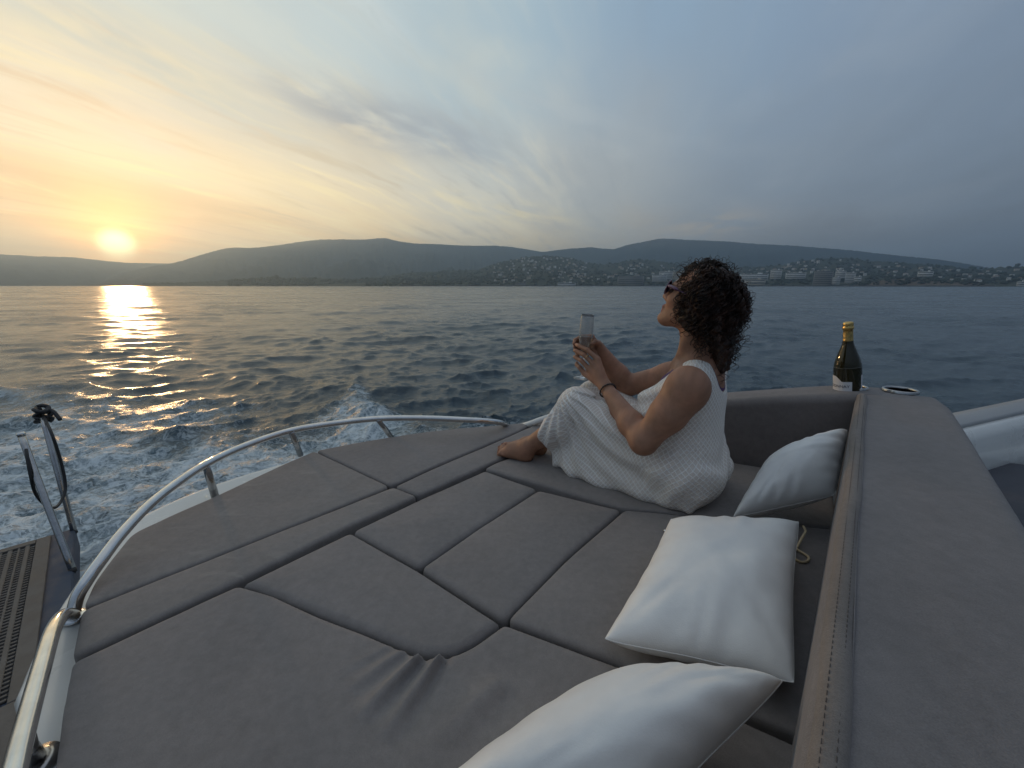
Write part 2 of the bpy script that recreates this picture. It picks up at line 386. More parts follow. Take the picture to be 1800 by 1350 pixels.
def wpoly_sdf(x, y, pts):     # signed distance to a polygon in plan, negative inside
    pts = np.array([(p[0], p[1]) for p in pts]); dd = np.full(np.shape(x), 1e9); ins = np.zeros(np.shape(x), bool); n = len(pts)
    for i in range(n):
        a, b = pts[i], pts[(i + 1) % n]; e = b - a; wx = x - a[0]; wy = y - a[1]
        t = np.clip((wx * e[0] + wy * e[1]) / max(e @ e, 1e-12), 0, 1)
        dd = np.minimum(dd, (wx - e[0] * t) ** 2 + (wy - e[1] * t) ** 2)
        cnd = ((a[1] <= y) != (b[1] <= y)) & (x < (b[0] - a[0]) * (y - a[1]) / (b[1] - a[1] + 1e-12) + a[0]); ins ^= cnd
    dd = np.sqrt(dd); return np.where(ins, -dd, dd)
WZ = WATER
wake_a = [P(-1500, 700, WZ), P(-700, 690, WZ), P(-300, 672, WZ), P(0, 676, WZ), P(150, 672, WZ), P(300, 690, WZ), P(420, 690, WZ), P(560, 735, WZ), P(640, 690, WZ), P(690, 715, WZ), P(800, 745, WZ), P(960, 765, WZ), P(960, 1100, WZ), P(300, 1349, WZ), P(-600, 1200, WZ)]
wake_b = [P(-700, 745, WZ), P(-100, 760, WZ), P(120, 735, WZ), P(260, 790, WZ), P(430, 770, WZ), P(560, 760, WZ), P(700, 745, WZ), P(760, 900, WZ), P(300, 1349, WZ), P(-600, 1200, WZ)]
crest = [P(560, 742, WZ), P(605, 706, WZ), P(630, 688, WZ), P(655, 712, WZ), P(700, 742, WZ), P(640, 760, WZ)]

def sea_height(x, y, ring):
    r = np.hypot(x, y)
    fade = lambda lam: np.clip((lam / np.maximum(ring, 1e-6) - 1.5) / 2.0, 0, 1)
    patch = 0.45 + 1.1 * np.clip(fbm(x / 12.0, y / 12.0, 3) + 0.5, 0, 1)
    D = 0.050 * tile_sample(T_big, 90.0, x, y) * fade(7)[..., None]
    D = D + (0.034 * patch * fade(1.4))[..., None] * tile_sample(T_mid, 31.0, x, y)
    D = D + (0.0165 * patch * fade(0.62))[..., None] * tile_sample(T_md2, 13.7, x, y)
    D = D + (0.0115 * patch * fade(0.3))[..., None] * tile_sample(T_sml, 7.3, x, y)
    return D
def sea_wake(x, y):
    jx = 1.0 * fbm(x / 1.7, y / 1.7, 4); jy = 1.0 * fbm(x / 1.7 + 40, y / 1.7 - 20, 4)
    da = wpoly_sdf(x + 1.6 * jx, y + 1.6 * jy, wake_a); db = wpoly_sdf(x + 0.8 * jx, y + 0.8 * jy, wake_b); dc = wpoly_sdf(x + 0.5 * jx, y + 0.5 * jy, crest)
    ss = lambda v, lo, hi: (lambda t: t * t * (3 - 2 * t))(np.clip((v - lo) / (hi - lo), 0, 1))
    a = ss(-da, -0.7, 0.9); b = ss(-db, -0.5, 0.5); c = ss(-dc, -0.25, 0.25)
    churn = fbm(x / 0.55, y / 0.55, 5); lump = fbm(x / 1.3 + 5, y / 1.3, 4)
    rid = 1 - np.abs(2 * fbm(x / 0.42 + 3, y / 0.42 + 8, 4)) * 2.4
    ch2 = fbm(x / 0.21 + 11, y / 0.21, 4); rid2 = np.clip(1 - np.abs(2 * fbm(x / 0.30 + 7, y / 0.30 - 4, 4)) * 3, -1, 1)
    dz = a * (0.06 * lump + 0.03 * churn + 0.02 * ch2) + b * (0.17 * lump + 0.13 * churn + 0.060 * ch2 + 0.030 * rid + 0.022 * rid2) + c * (0.05 + 0.22 * np.clip(churn + lump + 0.1, 0, 1) + 0.08 * ch2)
    foam = np.clip(0.41 * a + 0.58 * b + 0.34 * c + 0.62 * (lump + 0.6 * churn) * (0.5 * a + b), 0, 1) * np.clip(a + c, 0, 1)
    return dz, foam, b
def build_sea():
    n_r, th0, th1, n_t = 860, R(-74), R(74), 930
    rr = 0.9 * (5200 / 0.9) ** (np.linspace(0, 1, n_r)); tt = np.linspace(th0, th1, n_t)
    RR, TT = np.meshgrid(rr, tt, indexing='ij'); ring = RR * (math.log(5200 / 0.9) / n_r) * 1.0
    x = RR * np.sin(TT); y = RR * np.cos(TT); D3 = sea_height(x, y, ring); z = D3[..., 0]; x0, y0 = x, y
    x = x0 - 1.15 * D3[..., 1]; y = y0 - 1.15 * D3[..., 2]
    near = RR < 40
    dz = np.zeros_like(x); foam = np.zeros_like(x); turb = np.zeros_like(x)
    k = int(np.searchsorted(rr, 40.0)); dz[:k], foam[:k], turb[:k] = sea_wake(x0[:k], y0[:k])
    z = z * (1 - 0.5 * turb) + dz + WATER
    V = np.stack([x, y, z], -1).reshape(-1, 3)
    i = np.arange(n_r - 1)[:, None]; j = np.arange(n_t - 1)[None, :]
    F = np.stack([i * n_t + j, (i + 1) * n_t + j, (i + 1) * n_t + j + 1, i * n_t + j + 1], -1).reshape(-1, 4)[:, ::-1]
    fo = foam.ravel(); tu = turb.ravel()
    # the rest of the ring behind the camera, coarse
    t2 = np.concatenate([np.linspace(th1, th0 + 2 * np.pi, 90)]); r2 = rr[::8]; r2[-1] = rr[-1]
    R2, T2 = np.meshgrid(r2, t2, indexing='ij'); V2 = np.stack([R2 * np.sin(T2), R2 * np.cos(T2), np.full(R2.shape, WATER)], -1)
    V2[..., 2] += sea_height(V2[..., 0], V2[..., 1], R2 * 0.07)[..., 0]
    n2 = len(t2); o = len(V); i = np.arange(len(r2) - 1)[:, None]; j = np.arange(n2 - 1)[None, :]
    F2 = (np.stack([i * n2 + j, (i + 1) * n2 + j, (i + 1) * n2 + j + 1, i * n2 + j + 1], -1).reshape(-1, 4)[:, ::-1]) + o
    V2 = V2.reshape(-1, 3); nz = len(V2)
    me = np_mesh("sea", np.vstack([V, V2]), np.vstack([F, F2]))
    attr(me, "foam", np.concatenate([fo, np.zeros(nz)])); attr(me, "turb", np.concatenate([tu, np.zeros(nz)]))
    m, t, b = material("sea_water")
    co = t.n.new('ShaderNodeTexCoord').outputs['Object']
    fa = t.n.new('ShaderNodeAttribute'); fa.attribute_name = "foam"; fa = fa.outputs['Fac']
    ta = t.n.new('ShaderNodeAttribute'); ta.attribute_name = "turb"; ta = ta.outputs['Fac']
    wv = t.vm('ADD', co, t.scale(t.vm('SUBTRACT', t.noise(co, 1.7, 4, 0.6, out=1), (0.5, 0.5, 0.5)), 0.75))
    n1 = t.m('ADD', t.m('MULTIPLY', t.noise(t.mapping(wv, sc=(1, 1, 0.4)), 2.6, 7, 0.66, 0.8), 0.5), t.m('MULTIPLY', t.noise(t.mapping(wv, sc=(1, 1, 0.4)), 9.0, 6, 0.68, 1.2), 0.5))
    cell = t.voro(t.vm('ADD', wv, t.scale(t.noise(co, 7, 3, out=1), 0.14)), 3.6, 'DISTANCE_TO_EDGE')
    cell2 = t.voro(t.vm('ADD', wv, t.scale(t.noise(co, 16, 3, out=1), 0.07)), 10.0, 'DISTANCE_TO_EDGE')
    lace = t.m('MAXIMUM', t.sstep(cell, 0.10, 0.0), t.m('MULTIPLY', t.sstep(cell2, 0.13, 0.0), 0.85))
    val = t.m('ADD', t.m('MULTIPLY', n1, 0.95), t.m('MULTIPLY', lace, 0.13))
    thr = t.m('SUBTRACT', 0.635, t.m('MULTIPLY', fa, 0.30))
    white = t.m('MULTIPLY', t.sstep(t.m('SUBTRACT', val, thr), -0.05, 0.27), t.sstep(fa, 0.02, 0.25))
    deep = (0.030, 0.054, 0.070, 1); aer = (0.13, 0.235, 0.285, 1)
    body = t.mix(t.m('MULTIPLY', t.sstep(fa, 0.15, 0.9), t.sstep(n1, 0.3, 0.65)), deep, aer)
    colr = t.mix(white, body, (0.62, 0.68, 0.70, 1))
    rip = t.m('ADD', t.noise(t.mapping(co, rot=(0, 0, 0.5), sc=(1.0, 1.7, 1)), 7.0, 6, 0.62, 0.4), t.m('MULTIPLY', t.noise(t.mapping(co, rot=(0, 0, 0.8), sc=(1.0, 2.0, 1)), 1.6, 5, 0.6, 0.3), 1.2))
    hgt = t.m('ADD', t.m('MULTIPLY', rip, 1.0), t.m('MULTIPLY', t.m('MULTIPLY', n1, ta), 2.0))
    nrm = t.bump(hgt, 0.6, 0.030)
    nrm = t.bump(white, 0.6, 0.02, nrm)
    setb(t, b, Base_Color=colr, Roughness=t.m('ADD', t.sstep(t.noise(t.mapping(co, rot=(0, 0, 0.4), sc=(1, 1.8, 1)), 0.11, 5, 0.65), 0.35, 0.65, 0.17, 0.30), t.m('MULTIPLY', white, 0.5)), IOR=1.333, Normal=nrm)
    o = link("sea", me, m); tag(o, kind='structure'); return o
build_sea()

# ================================================================== hills behind the bay
def hill_profile(px_pts, dist):
    a, z = [], []
    for px, py in px_pts:
        q = PD(px, py, dist); a.append(math.atan2(q.x, q.y)); z.append(q.z)
    return np.array(a), np.array(z)
class Hill:
    def __init__(s, pts, r0, r1, seed, rough=0.16, depth=0.45, px_step=2.2, power=1.15, trees=0.012):
        s.a, s.z = hill_profile(pts, r1); s.r0, s.r1, s.seed, s.rough, s.power = r0, r1, seed, rough, power; s.depth = depth; s.trees = trees
    def height(s, az, v):     # v 0 at the shore, 1 on the ridge, beyond that the far slope
        zr = np.interp(az, s.a, s.z) - WATER
        x = az * 900.0; y = v * 3.2
        up = np.clip(v, 0, 1); prof = up ** s.power * (1 - 0.15 * np.sin(up * np.pi))
        dn = np.clip((v - 1) / s.depth, 0, 1); prof = np.where(v > 1, 1 - dn ** 1.6, prof)
        n = fbm(az * 26 + s.seed, y * 0.9 + s.seed * 1.7, 5) * 2
        gully = (np.abs(fbm(az * 40 + s.seed * 3, y * 0.5, 4)) * 2)
        env = np.sin(np.clip(v, 0, 1) * np.pi) * (v <= 1)
        h = zr * (prof + env * (s.rough * n - s.rough * 0.7 * gully))
        top = np.exp(-((v - 1) / 0.25) ** 2)
        return WATER - 0.4 + np.maximum(h, 0.0) + top * s.trees * zr.max() * (vnoise(az * 1400 + s.seed, v * 30) + 0.6 * vnoise(az * 3100, v * 60 + s.seed) - 0.8)
    def point(s, az, v):
        r = s.r0 + (s.r1 - s.r0) * v; return np.stack([r * np.sin(az), r * np.cos(az), s.height(az, v)], -1)
    def build(s, mat, nv=46):
        n = int((s.a[-1] - s.a[0]) / 0.0021); az = np.linspace(s.a[0], s.a[-1], n)
        v = np.concatenate([np.linspace(0, 1, nv), 1 + s.depth * np.linspace(0.08, 1, 10)])
        A, Vv = np.meshgrid(az, v, indexing='ij'); V = s.point(A, Vv).reshape(-1, 3); m = len(v)
        i = np.arange(n - 1)[:, None]; j = np.arange(m - 1)[None, :]
        F = np.stack([i * m + j, i * m + j + 1, (i + 1) * m + j + 1, (i + 1) * m + j], -1).reshape(-1, 4)[:, ::-1]
        o = link("hill", np_mesh("hill", V, F), mat); tag(o, kind='structure'); return o
def hill_mat(name, c1, c2, sc):
    m, t, b = material(name); co = t.n.new('ShaderNodeTexCoord').outputs['Object']
    n = t.noise(co, sc, 8, 0.68); n2 = t.noise(co, sc * 7, 4, 0.6)
    f = t.m('ADD', t.m('MULTIPLY', n, 0.6), t.m('MULTIPLY', n2, 0.4))
    t.put(b.inputs['Base Color'], t.mix(t.sstep(f, 0.38, 0.62), (*c1, 1), (*c2, 1))); setb(t, b, Roughness=0.95)
    b.inputs['Specular IOR Level'].default_value = 0.1
    return m
mh1 = hill_mat("maquis_slope", (0.020, 0.030, 0.030), (0.044, 0.056, 0.050), 0.012)
mh2 = hill_mat("wooded_slope", (0.026, 0.038, 0.024), (0.085, 0.082, 0.056), 0.02)
hill_far_left = Hill([(-260, 440), (-120, 446), (0, 447), (60, 450), (130, 452), (180, 458), (225, 462), (300, 463), (335, 457), (420, 452), (560, 452), (760, 458)], 2300, 4300, 3.1)
hill_mid = Hill([(150, 497), (215, 480), (270, 467), (300, 464), (330, 455), (360, 446), (385, 439), (410, 434.5), (440, 436), (470, 433), (495, 430), (520, 426), (560, 421), (600, 420.5), (640, 421), (660, 419), (676, 418), (700, 424), (730, 428), (770, 429), (800, 431), (840, 432), (870, 431.5), (900, 434), (925, 438), (945, 441.5), (990, 447), (1060, 455), (1150, 470)], 1700, 3200, 7.7, 0.2)
hill_right = Hill([(800, 470), (900, 452), (945, 444), (975, 440), (1000, 437), (1040, 434.5), (1062, 437), (1080, 438), (1100, 431), (1125, 426), (1145, 422), (1165, 419), (1200, 421), (1240, 422.5), (1290, 425), (1320, 428), (1360, 430), (1400, 432), (1450, 436), (1500, 440), (1550, 446), (1600, 451), (1650, 456), (1690, 462), (1730, 469), (1790, 476), (1900, 485), (2100, 494)], 1800, 3000, 12.3, 0.2)
hill_fore = Hill([(560, 497), (660, 488), (720, 480), (790, 476), (840, 474), (870, 464), (920, 453), (945, 450), (975, 450), (1005, 454), (1030, 462), (1060, 465), (1085, 462), (1120, 456), (1150, 457), (1200, 466), (1260, 470), (1330, 470), (1380, 465), (1405, 459), (1430, 456), (1475, 453), (1505, 455), (1530, 459), (1560, 460), (1600, 463), (1650, 466), (1690, 471), (1720, 473), (1760, 470), (1800, 468), (1900, 468), (2100, 480)], 1010, 1650, 21.9, 0.12, 0.4, power=0.95, trees=0.05)
hill_shore = Hill([(250, 497.5), (330, 497), (380, 494), (430, 491), (455, 489), (485, 487), (500, 490), (540, 488), (600, 491), (660, 490), (720, 489), (800, 491), (860, 494), (930, 497)], 1250, 1420, 31.4, 0.1, 0.3, trees=0.25)
hill_far_left.build(mh1); hill_mid.build(mh1); hill_right.build(mh1); hill_fore.build(mh2, 60); hill_shore.build(mh2, 14)
bluff = Hill([(1480, 501), (1530, 496), (1560, 491), (1590, 489.5), (1640, 491), (1680, 493), (1720, 497), (1740, 500)], 965, 1004, 41.0, 0.25, 0.5, trees=0.02)
bluff.build(hill_mat("bare_rock", (0.10, 0.075, 0.055), (0.19, 0.15, 0.115), 0.15), 20)

# woods on the slopes: clumps of crowns too many to count
def crown_proto(seed):
    bm = bmesh.new(); bmesh.ops.create_icosphere(bm, subdivisions=1, radius=1.0); r = random.Random(seed)
    for v in bm.verts: v.co *= r.uniform(0.75, 1.2); v.co.z *= 0.85
    V = np.array([v.co[:] for v in bm.verts]); F = np.array([[q.index for q in f.verts] for f in bm.faces]); bm.free(); return V, F
protos = [crown_proto(i) for i in range(5)]
def wood(name, pts, sizes, mat, label):
    Vs, Fs, o = [], [], 0
    for i, (p, s) in enumerate(zip(pts, sizes)):
        V, F = protos[i % 5]; a = rng.uniform(0, 6.28); c, sn = math.cos(a), math.sin(a)
        W = V @ np.array([[c, sn, 0], [-sn, c, 0], [0, 0, 1]]) * (s * np.array([1.1, 1.1, rng.uniform(0.8, 1.2)])) + p + np.array([0, 0, s * 0.45])
        Vs.append(W); Fs.append(F + o); o += len(V)
    ob = link(name, np_mesh(name, np.vstack(Vs), np.vstack(Fs)), mat); tag(ob, label, "trees", kind='stuff'); return ob
m_wood = plain("tree_foliage", (0.030, 0.042, 0.024), 0.95, var=0.5, scale=0.05, bump=0)
def slope_pts(hill, n, px0, px1, v0, v1, s0, s1):
    a0 = math.atan2(*PD(px0, 480, 1000)[:2]); a1 = math.atan2(*PD(px1, 480, 1000)[:2])
    az = rng.uniform(a0, a1, n); v = rng.uniform(v0, v1, n); keep = fbm(az * 60, v * 5, 4) > -0.12
    az, v = az[keep], v[keep]; return hill.point(az, v), rng.uniform(s0, s1, len(az))
p_, s_ = slope_pts(hill_fore, 3600, 640, 1900, 0.0, 1.02, 2.2, 5.0)
wood("pine_wood", p_, s_, m_wood, "dark pine woods between the white houses on the hillside")
p_, s_ = slope_pts(hill_shore, 900, 400, 900, 0.0, 1.0, 2.5, 6.0)
wood("shore_wood", p_, s_, m_wood, "low dark trees along the far shore left of centre")
p_, s_ = slope_pts(bluff, 160, 1500, 1735, 0.55, 1.1, 1.6, 3.0)
wood("bluff_scrub", p_, s_, m_wood, "dark scrub on top of the brown rocky bluff")

# ================================================================== the town
m_wallw = plain("white_render", (0.80, 0.78, 0.74), 0.8, var=0.1, scale=0.3, bump=0)
m_wallc = plain("cream_render", (0.62, 0.55, 0.45), 0.8, var=0.1, scale=0.3, bump=0)
m_roof = plain("tile_roof", (0.22, 0.13, 0.09), 0.9, var=0.2, scale=0.6, bump=0)
m_win = plain("window_glass", (0.05, 0.06, 0.07), 0.25, var=0.1, bump=0)
def house_mesh(kind):
    lx, ly, hz = ((9, 8, 4.2), (12, 8, 5.4), (8, 8, 6.4))[kind]
    V, F = box_data((0, 0, hz / 2 - 2), (lx, ly, hz + 4)); F = F.tolist(); V = V.tolist(); b = len(V)
    if kind == 2:
        V2, F2 = box_data((0, 0, hz + 0.3), (lx + 0.5, ly + 0.5, 0.6)); V += V2.tolist(); roof = [[i + b for i in f] for f in F2.tolist()]
    else:
        e = 0.6; V += [[-lx/2-e, -ly/2-e, hz], [lx/2+e, -ly/2-e, hz], [lx/2+e, ly/2+e, hz], [-lx/2-e, ly/2+e, hz], [-lx/4, 0, hz+1.8], [lx/4, 0, hz+1.8]]
        roof = [[b, b+1, b+5, b+4], [b+2, b+3, b+4, b+5], [b+1, b+2, b+5], [b+3, b, b+4], [b+3, b+2, b+1, b]]
    nw = len(F); wins = []
    for fl in range(2 if hz > 5 else 1):
        for k in range(3):
            x = (-0.32 + 0.32 * k) * lx; z = 1.2 + fl * 2.7; o = len(V)
            V += [[x-0.6, -ly/2-0.04, z], [x+0.6, -ly/2-0.04, z], [x+0.6, -ly/2-0.04, z+1.3], [x-0.6, -ly/2-0.04, z+1.3]]; wins.append([o, o+1, o+2, o+3])
    me = bpy.data.meshes.new("house"); me.from_pydata(V, [], F + roof + wins); me.update()
    for mm in (m_wallw if kind != 1 else m_wallc, m_roof if kind != 2 else m_wallw, m_win): me.materials.append(mm)
    me.polygons.foreach_set('material_index', [0] * nw + [1] * len(roof) + [2] * len(wins)); return me
hmesh = [house_mesh(k) for k in range(3)]
HOUSE_AREAS = [   # hill, count, px range, v range, label, group
    (95, 865, 1030, 0.42, 0.97, "tiny white house on the upper slope of the left-hand town hill", "houses on the upper left town hill"),
    (52, 870, 1085, 0.08, 0.42, "tiny white house low on the slope left of the woman's face", "houses low on the left town slope"),
    (42, 1085, 1200, 0.15, 0.9, "tiny white house on the slope just left of the woman's hair", "houses left of the woman's hair"),
    (58, 1305, 1520, 0.35, 0.95, "tiny white house on the hillside above the hotel blocks right of the woman", "houses above the hotel blocks"),
    (45, 1520, 1800, 0.2, 0.95, "tiny pale house on the dark wooded slope at the far right", "houses on the far right slope"),
]
for n, x0, x1, v0, v1, lab, grp in HOUSE_AREAS:
    a0 = math.atan2(*PD(x0, 480, 1000)[:2]); a1 = math.atan2(*PD(x1, 480, 1000)[:2])
    for i in range(n):
        a_ = rng.uniform(a0, a1); v_ = rng.uniform(v0, v1); p_ = hill_fore.point(np.array(a_), np.array(v_))
        k = rng.choice([0, 0, 1, 2]); o = bpy.data.objects.new("house", hmesh[k]); COL.objects.link(o)
        s = rng.uniform(0.42, 0.82); o.scale = (s, s, s); o.location = (p_[0], p_[1], p_[2] + 0.8); o.rotation_euler = (0, 0, -a_ + rng.uniform(-0.6, 0.6))
        tag(o, lab, "house", grp)
def block(px0, px1, py0, py1, dist, label, floors, mat, name="apartment_block", wing=None):
    a = PD(px0, py1, dist); b = PD(px1, py1, dist); top = PD((px0 + px1) / 2, py0, dist).z; base = PD((px0 + px1) / 2, py1, dist).z - 1.0
    wd = (b - a).length; mid = (a + b) / 2; hgt = top - base; rz = math.atan2(b.y - a.y, b.x - a.x); dep = max(9.0, wd * 0.35)
    t = empty(name, (mid.x, mid.y, base), label, "building", None, rz)
    M = t.matrix_basis.copy(); bpy.context.view_layer.update()
    def part(nm, data, mt, pr=t):
        V, F = data; me = np_mesh(nm, V, F); o = bpy.data.objects.new(nm, me); me.materials.append(mt); COL.objects.link(o); o.parent = pr; return o
    part("wall", box_data((0, dep / 2, hgt / 2), (wd, dep, hgt)), mat)
    part("roof", box_data((0, dep / 2, hgt + 0.35), (wd + 0.6, dep + 0.6, 0.7)), mat)
    part("lift_housing", box_data((wd * 0.2, dep / 2, hgt + 1.9), (wd * 0.16, dep * 0.4, 2.4)), mat)
    fh = hgt / floors
    for k in range(floors):
        part("balcony", box_data((0, -0.7, k * fh + 0.75), (wd * 0.94, 1.3, 0.9)), mat)
        part("window_band", box_data((0, -0.03, k * fh + fh * 0.72), (wd * 0.92, 0.1, fh * 0.30)), m_win)
    return t
m_wallg = plain("grey_render", (0.36, 0.34, 0.31), 0.8, var=0.1, scale=0.3, bump=0)
BL = [(1085, 1131, 486, 500, 1000, "plain grey waterfront block, leftmost of the hotels, left of the woman's face", 4, m_wallg),
      (1146, 1172, 484, 494, 1040, "small white hotel left of the woman's forehead with a flat roof", 3, m_wallw),
      (1158, 1182, 478, 490, 1090, "white stepped hotel behind the small one left of the woman's forehead", 4, m_wallw),
      (1182, 1206, 478, 490, 1088, "cream hotel whose right end is hidden by the woman's hair", 4, m_wallc),
      (1300, 1350, 482, 492, 1060, "long low white hotel directly right of the woman's hair", 3, m_wallw),
      (1308, 1345, 492, 500, 1010, "low beige waterfront terrace right of the woman's hair", 2, m_wallc),
      (1353, 1373, 475, 489, 1100, "narrow white tower block right of the long low hotel", 5, m_wallw),
      (1380, 1416, 480, 489, 1080, "white sloping-roofed block between the narrow tower and the big hotel", 3, m_wallw),
      (1428, 1462, 477, 500, 1005, "large grey hotel with many floors, biggest of the waterfront", 7, m_wallg),
      (1462, 1476, 488, 499, 1002, "low annex at the right foot of the large grey hotel", 4, m_wallw),
      (1467, 1486, 477, 488, 1080, "white block on the slope behind the large hotel's right end", 4, m_wallw),
      (1484, 1502, 480, 497, 1012, "white tower hotel near the bottle, right of the large grey hotel", 6, m_wallw),
      (1500, 1513, 487, 497, 1008, "short white block leaning against the tower hotel above the bottle", 3, m_wallw),
      (1612, 1640, 478, 485, 1150, "white villa row on the slope above the rocky bluff", 2, m_wallw),
      (1786, 1800, 496, 502, 955, "small white boathouse on the shore at the right edge", 2, m_wallw),
      (980, 1012, 497.5, 501, 1005, "low white beach building on the shore left of the champagne glass", 1, m_wallw),
      (905, 925, 497.5, 500.5, 1008, "tiny low beach hut on the shore, left of the low white beach building", 1, m_wallg)]
for q in BL: block(*q)
# quay wall along the water's edge
qa = [PD(px, 500, 962) for px in range(700, 1760, 10)]
V_ = []; F_ = []
for i, p in enumerate(qa):
    k = 1 + 3.5 / 962; V_ += [(p.x, p.y, WATER - 0.8), (p.x, p.y, WATER + 1.9 + 0.3 * math.sin(i * 1.7)), (p.x * k, p.y * k, WATER + 1.9 + 0.3 * math.sin(i * 1.7)), (p.x * k, p.y * k, WATER - 0.8)]
    if i: o = 4 * i; F_ += [(o - 4, o, o + 1, o - 3), (o - 3, o + 1, o + 2, o - 2), (o - 2, o + 2, o + 3, o - 1)]
o = link("breakwater", quads_or_tris("breakwater", np.array(V_), np.array(F_)), plain("breakwater_stone", (0.16, 0.15, 0.14), 0.9, bump=0), smooth=False)
tag(o, "long low grey stone breakwater along the foot of the town", "breakwater")

# ------------------------------------------------------------------ the air
def haze():
    V, F = box_data((0, 500, 205 + (WATER - 1.9) / 2), (10600, 10800, 410 - (WATER - 1.9)))
    o = link("haze", np_mesh("haze", V, F), None, smooth=False); tag(o, kind='stuff')
    m = bpy.data.materials.new("haze_air"); m.use_nodes = True; m.node_tree.nodes.clear()
    v = m.node_tree.nodes.new('ShaderNodeVolumePrincipled'); v.inputs['Color'].default_value = (0.58, 0.79, 1.0, 1); v.inputs['Density'].default_value = 3.5e-4
    v.inputs['Anisotropy'].default_value = 0.6
    oo = m.node_tree.nodes.new('ShaderNodeOutputMaterial'); m.node_tree.links.new(v.outputs[0], oo.inputs['Volume'])
    o.data.materials.append(m); return o
haze()
# ================================================================== the yacht
AX = Vector((math.sin(R(40)), math.cos(R(40)), 0))          # along the backrest
BX = Vector((math.cos(R(40)), -math.sin(R(40)), 0))         # towards the bow
def fabric(name, col, weave=900.0, stain=0.0, rough=0.82):
    m, t, b = material(name); co = t.n.new('ShaderNodeTexCoord').outputs['Object']
    n = t.noise(co, 3.2, 5, 0.62); n2 = t.noise(co, 46, 4, 0.7); n3 = t.noise(co, weave, 2, 0.5)
    sp = t.sstep(t.noise(co, 300, 2, 0.5), 0.70, 0.80)
    f = t.m('ADD', t.m('ADD', t.sstep(n, 0.25, 0.75, 0.90, 1.10), t.sstep(n2, 0.2, 0.8, -0.10, 0.10)), t.sstep(n3, 0.2, 0.8, -0.12, 0.12))
    c = t.scale(col, f)
    c = t.mix(t.m('MULTIPLY', sp, 0.25), c, (0.30, 0.28, 0.27, 1))
    if stain:
        sm = t.m('MULTIPLY', t.sstep(t.noise(t.mapping(co, rot=(0, 0, -0.7), sc=(1, 2.6, 1)), 5.5, 6, 0.7, 0.6), 0.54, 0.70), stain)
        c = t.mix(sm, c, (0.30, 0.27, 0.24, 1))
    t.put(b.inputs['Base Color'], c); setb(t, b, Roughness=rough)
    b.inputs['Sheen Weight'].default_value = 0.12; b.inputs['Sheen Roughness'].default_value = 0.5; b.inputs['Specular IOR Level'].default_value = 0.25
    h = t.m('ADD', t.m('MULTIPLY', n3, 0.5), t.m('ADD', t.m('MULTIPLY', n2, 1.2), t.m('MULTIPLY', n, 5.0)))
    t.put(b.inputs['Normal'], t.bump(h, 0.25, 0.004)); return m
m_cush = fabric("taupe_upholstery", (0.212, 0.192, 0.182))
m_cush_worn = fabric("taupe_upholstery_weathered", (0.224, 0.200, 0.184), stain=0.6)
m_back = fabric("taupe_backrest_cloth", (0.178, 0.162, 0.158), 650)
m_gel = plain("white_gelcoat", (0.70, 0.69, 0.65), 0.28, var=0.05, scale=3, bump=0.03, bscale=30, coat=0.4)
m_gel_in = plain("grey_gelcoat", (0.30, 0.30, 0.30), 0.4, var=0.08, scale=3, bump=0)
m_dark = plain("dark_well", (0.035, 0.035, 0.038), 0.8, bump=0)
m_steel = plain("polished_steel", (0.66, 0.65, 0.63), 0.13, 1.0, var=0.06, scale=25, bump=0.04, bscale=60)
m_steel_d = plain("weathered_steel", (0.42, 0.41, 0.40), 0.24, 1.0, var=0.1, scale=25, bump=0.05, bscale=60)
m_well = plain("shade_darkened_steel", (0.11, 0.105, 0.10), 0.22, 1.0, bump=0)  # cup holder steel with the dark of its recess put into the colour
m_navy = plain("blue_grey_paint", (0.040, 0.055, 0.085), 0.7, var=0.1, bump=0.05)
m_teak = plain("weathered_teak", (0.125, 0.110, 0.095), 0.75, var=0.25, scale=9, bump=0.3, bscale=90)
m_black = plain("black_rubber", (0.018, 0.018, 0.02), 0.6, bump=0.1)
m_line = plain("seam_thread", (0.07, 0.062, 0.06), 0.9, bump=0)

yacht = empty("yacht", (0.2, 0.6, 0), "white motor yacht with grey cushioned sunpad and low stern swim platform", "yacht")

def poly_round(pts, rad, n=5):
    pts = [Vector((p[0], p[1])) for p in pts]; out = []; N = len(pts)
    for i in range(N):
        a, b, c = pts[i - 1], pts[i], pts[(i + 1) % N]; u = (a - b); v = (c - b); L = min(u.length, v.length) * 0.45
        r = min(rad, L)
        p0 = b + u.normalized() * r; p1 = b + v.normalized() * r
        for k in range(n + 1):
            t = k / n; out.append(p0 * (1 - t) ** 2 + b * 2 * t * (1 - t) + p1 * t * t)
    return out
def slab_field(poly, z0, z1, edge, h, hfn=None, dome=0.0, pad=0.02, inset=0.0):
    xs = [p[0] for p in poly]; ys = [p[1] for p in poly]; extra = 0.04 if hfn else 0.0
    F = Field((min(xs) - pad, min(ys) - pad, z0 - pad), (max(xs) + pad, max(ys) + pad, z1 + pad + extra + dome), h)
    X, Y = np.meshgrid(F.ax[0], F.ax[1], indexing='ij'); d2 = wpoly_sdf(X, Y, poly) + inset
    top = z1 + (hfn(X, Y, d2) if hfn else 0) + dome * (1 - np.exp(np.minimum(d2, 0) / 0.09))
    top = np.broadcast_to(top, d2.shape); Z = F.ax[2][None, None, :]; half = (top - z0) / 2; mid = (top + z0) / 2
    qx = (d2 + edge)[:, :, None]; qz = np.abs(Z - mid[:, :, None]) - half[:, :, None] + edge
    F.D = (np.minimum(np.maximum(qx, qz), 0) + np.sqrt(np.maximum(qx, 0) ** 2 + np.maximum(qz, 0) ** 2) - edge).astype(np.float32)
    return F
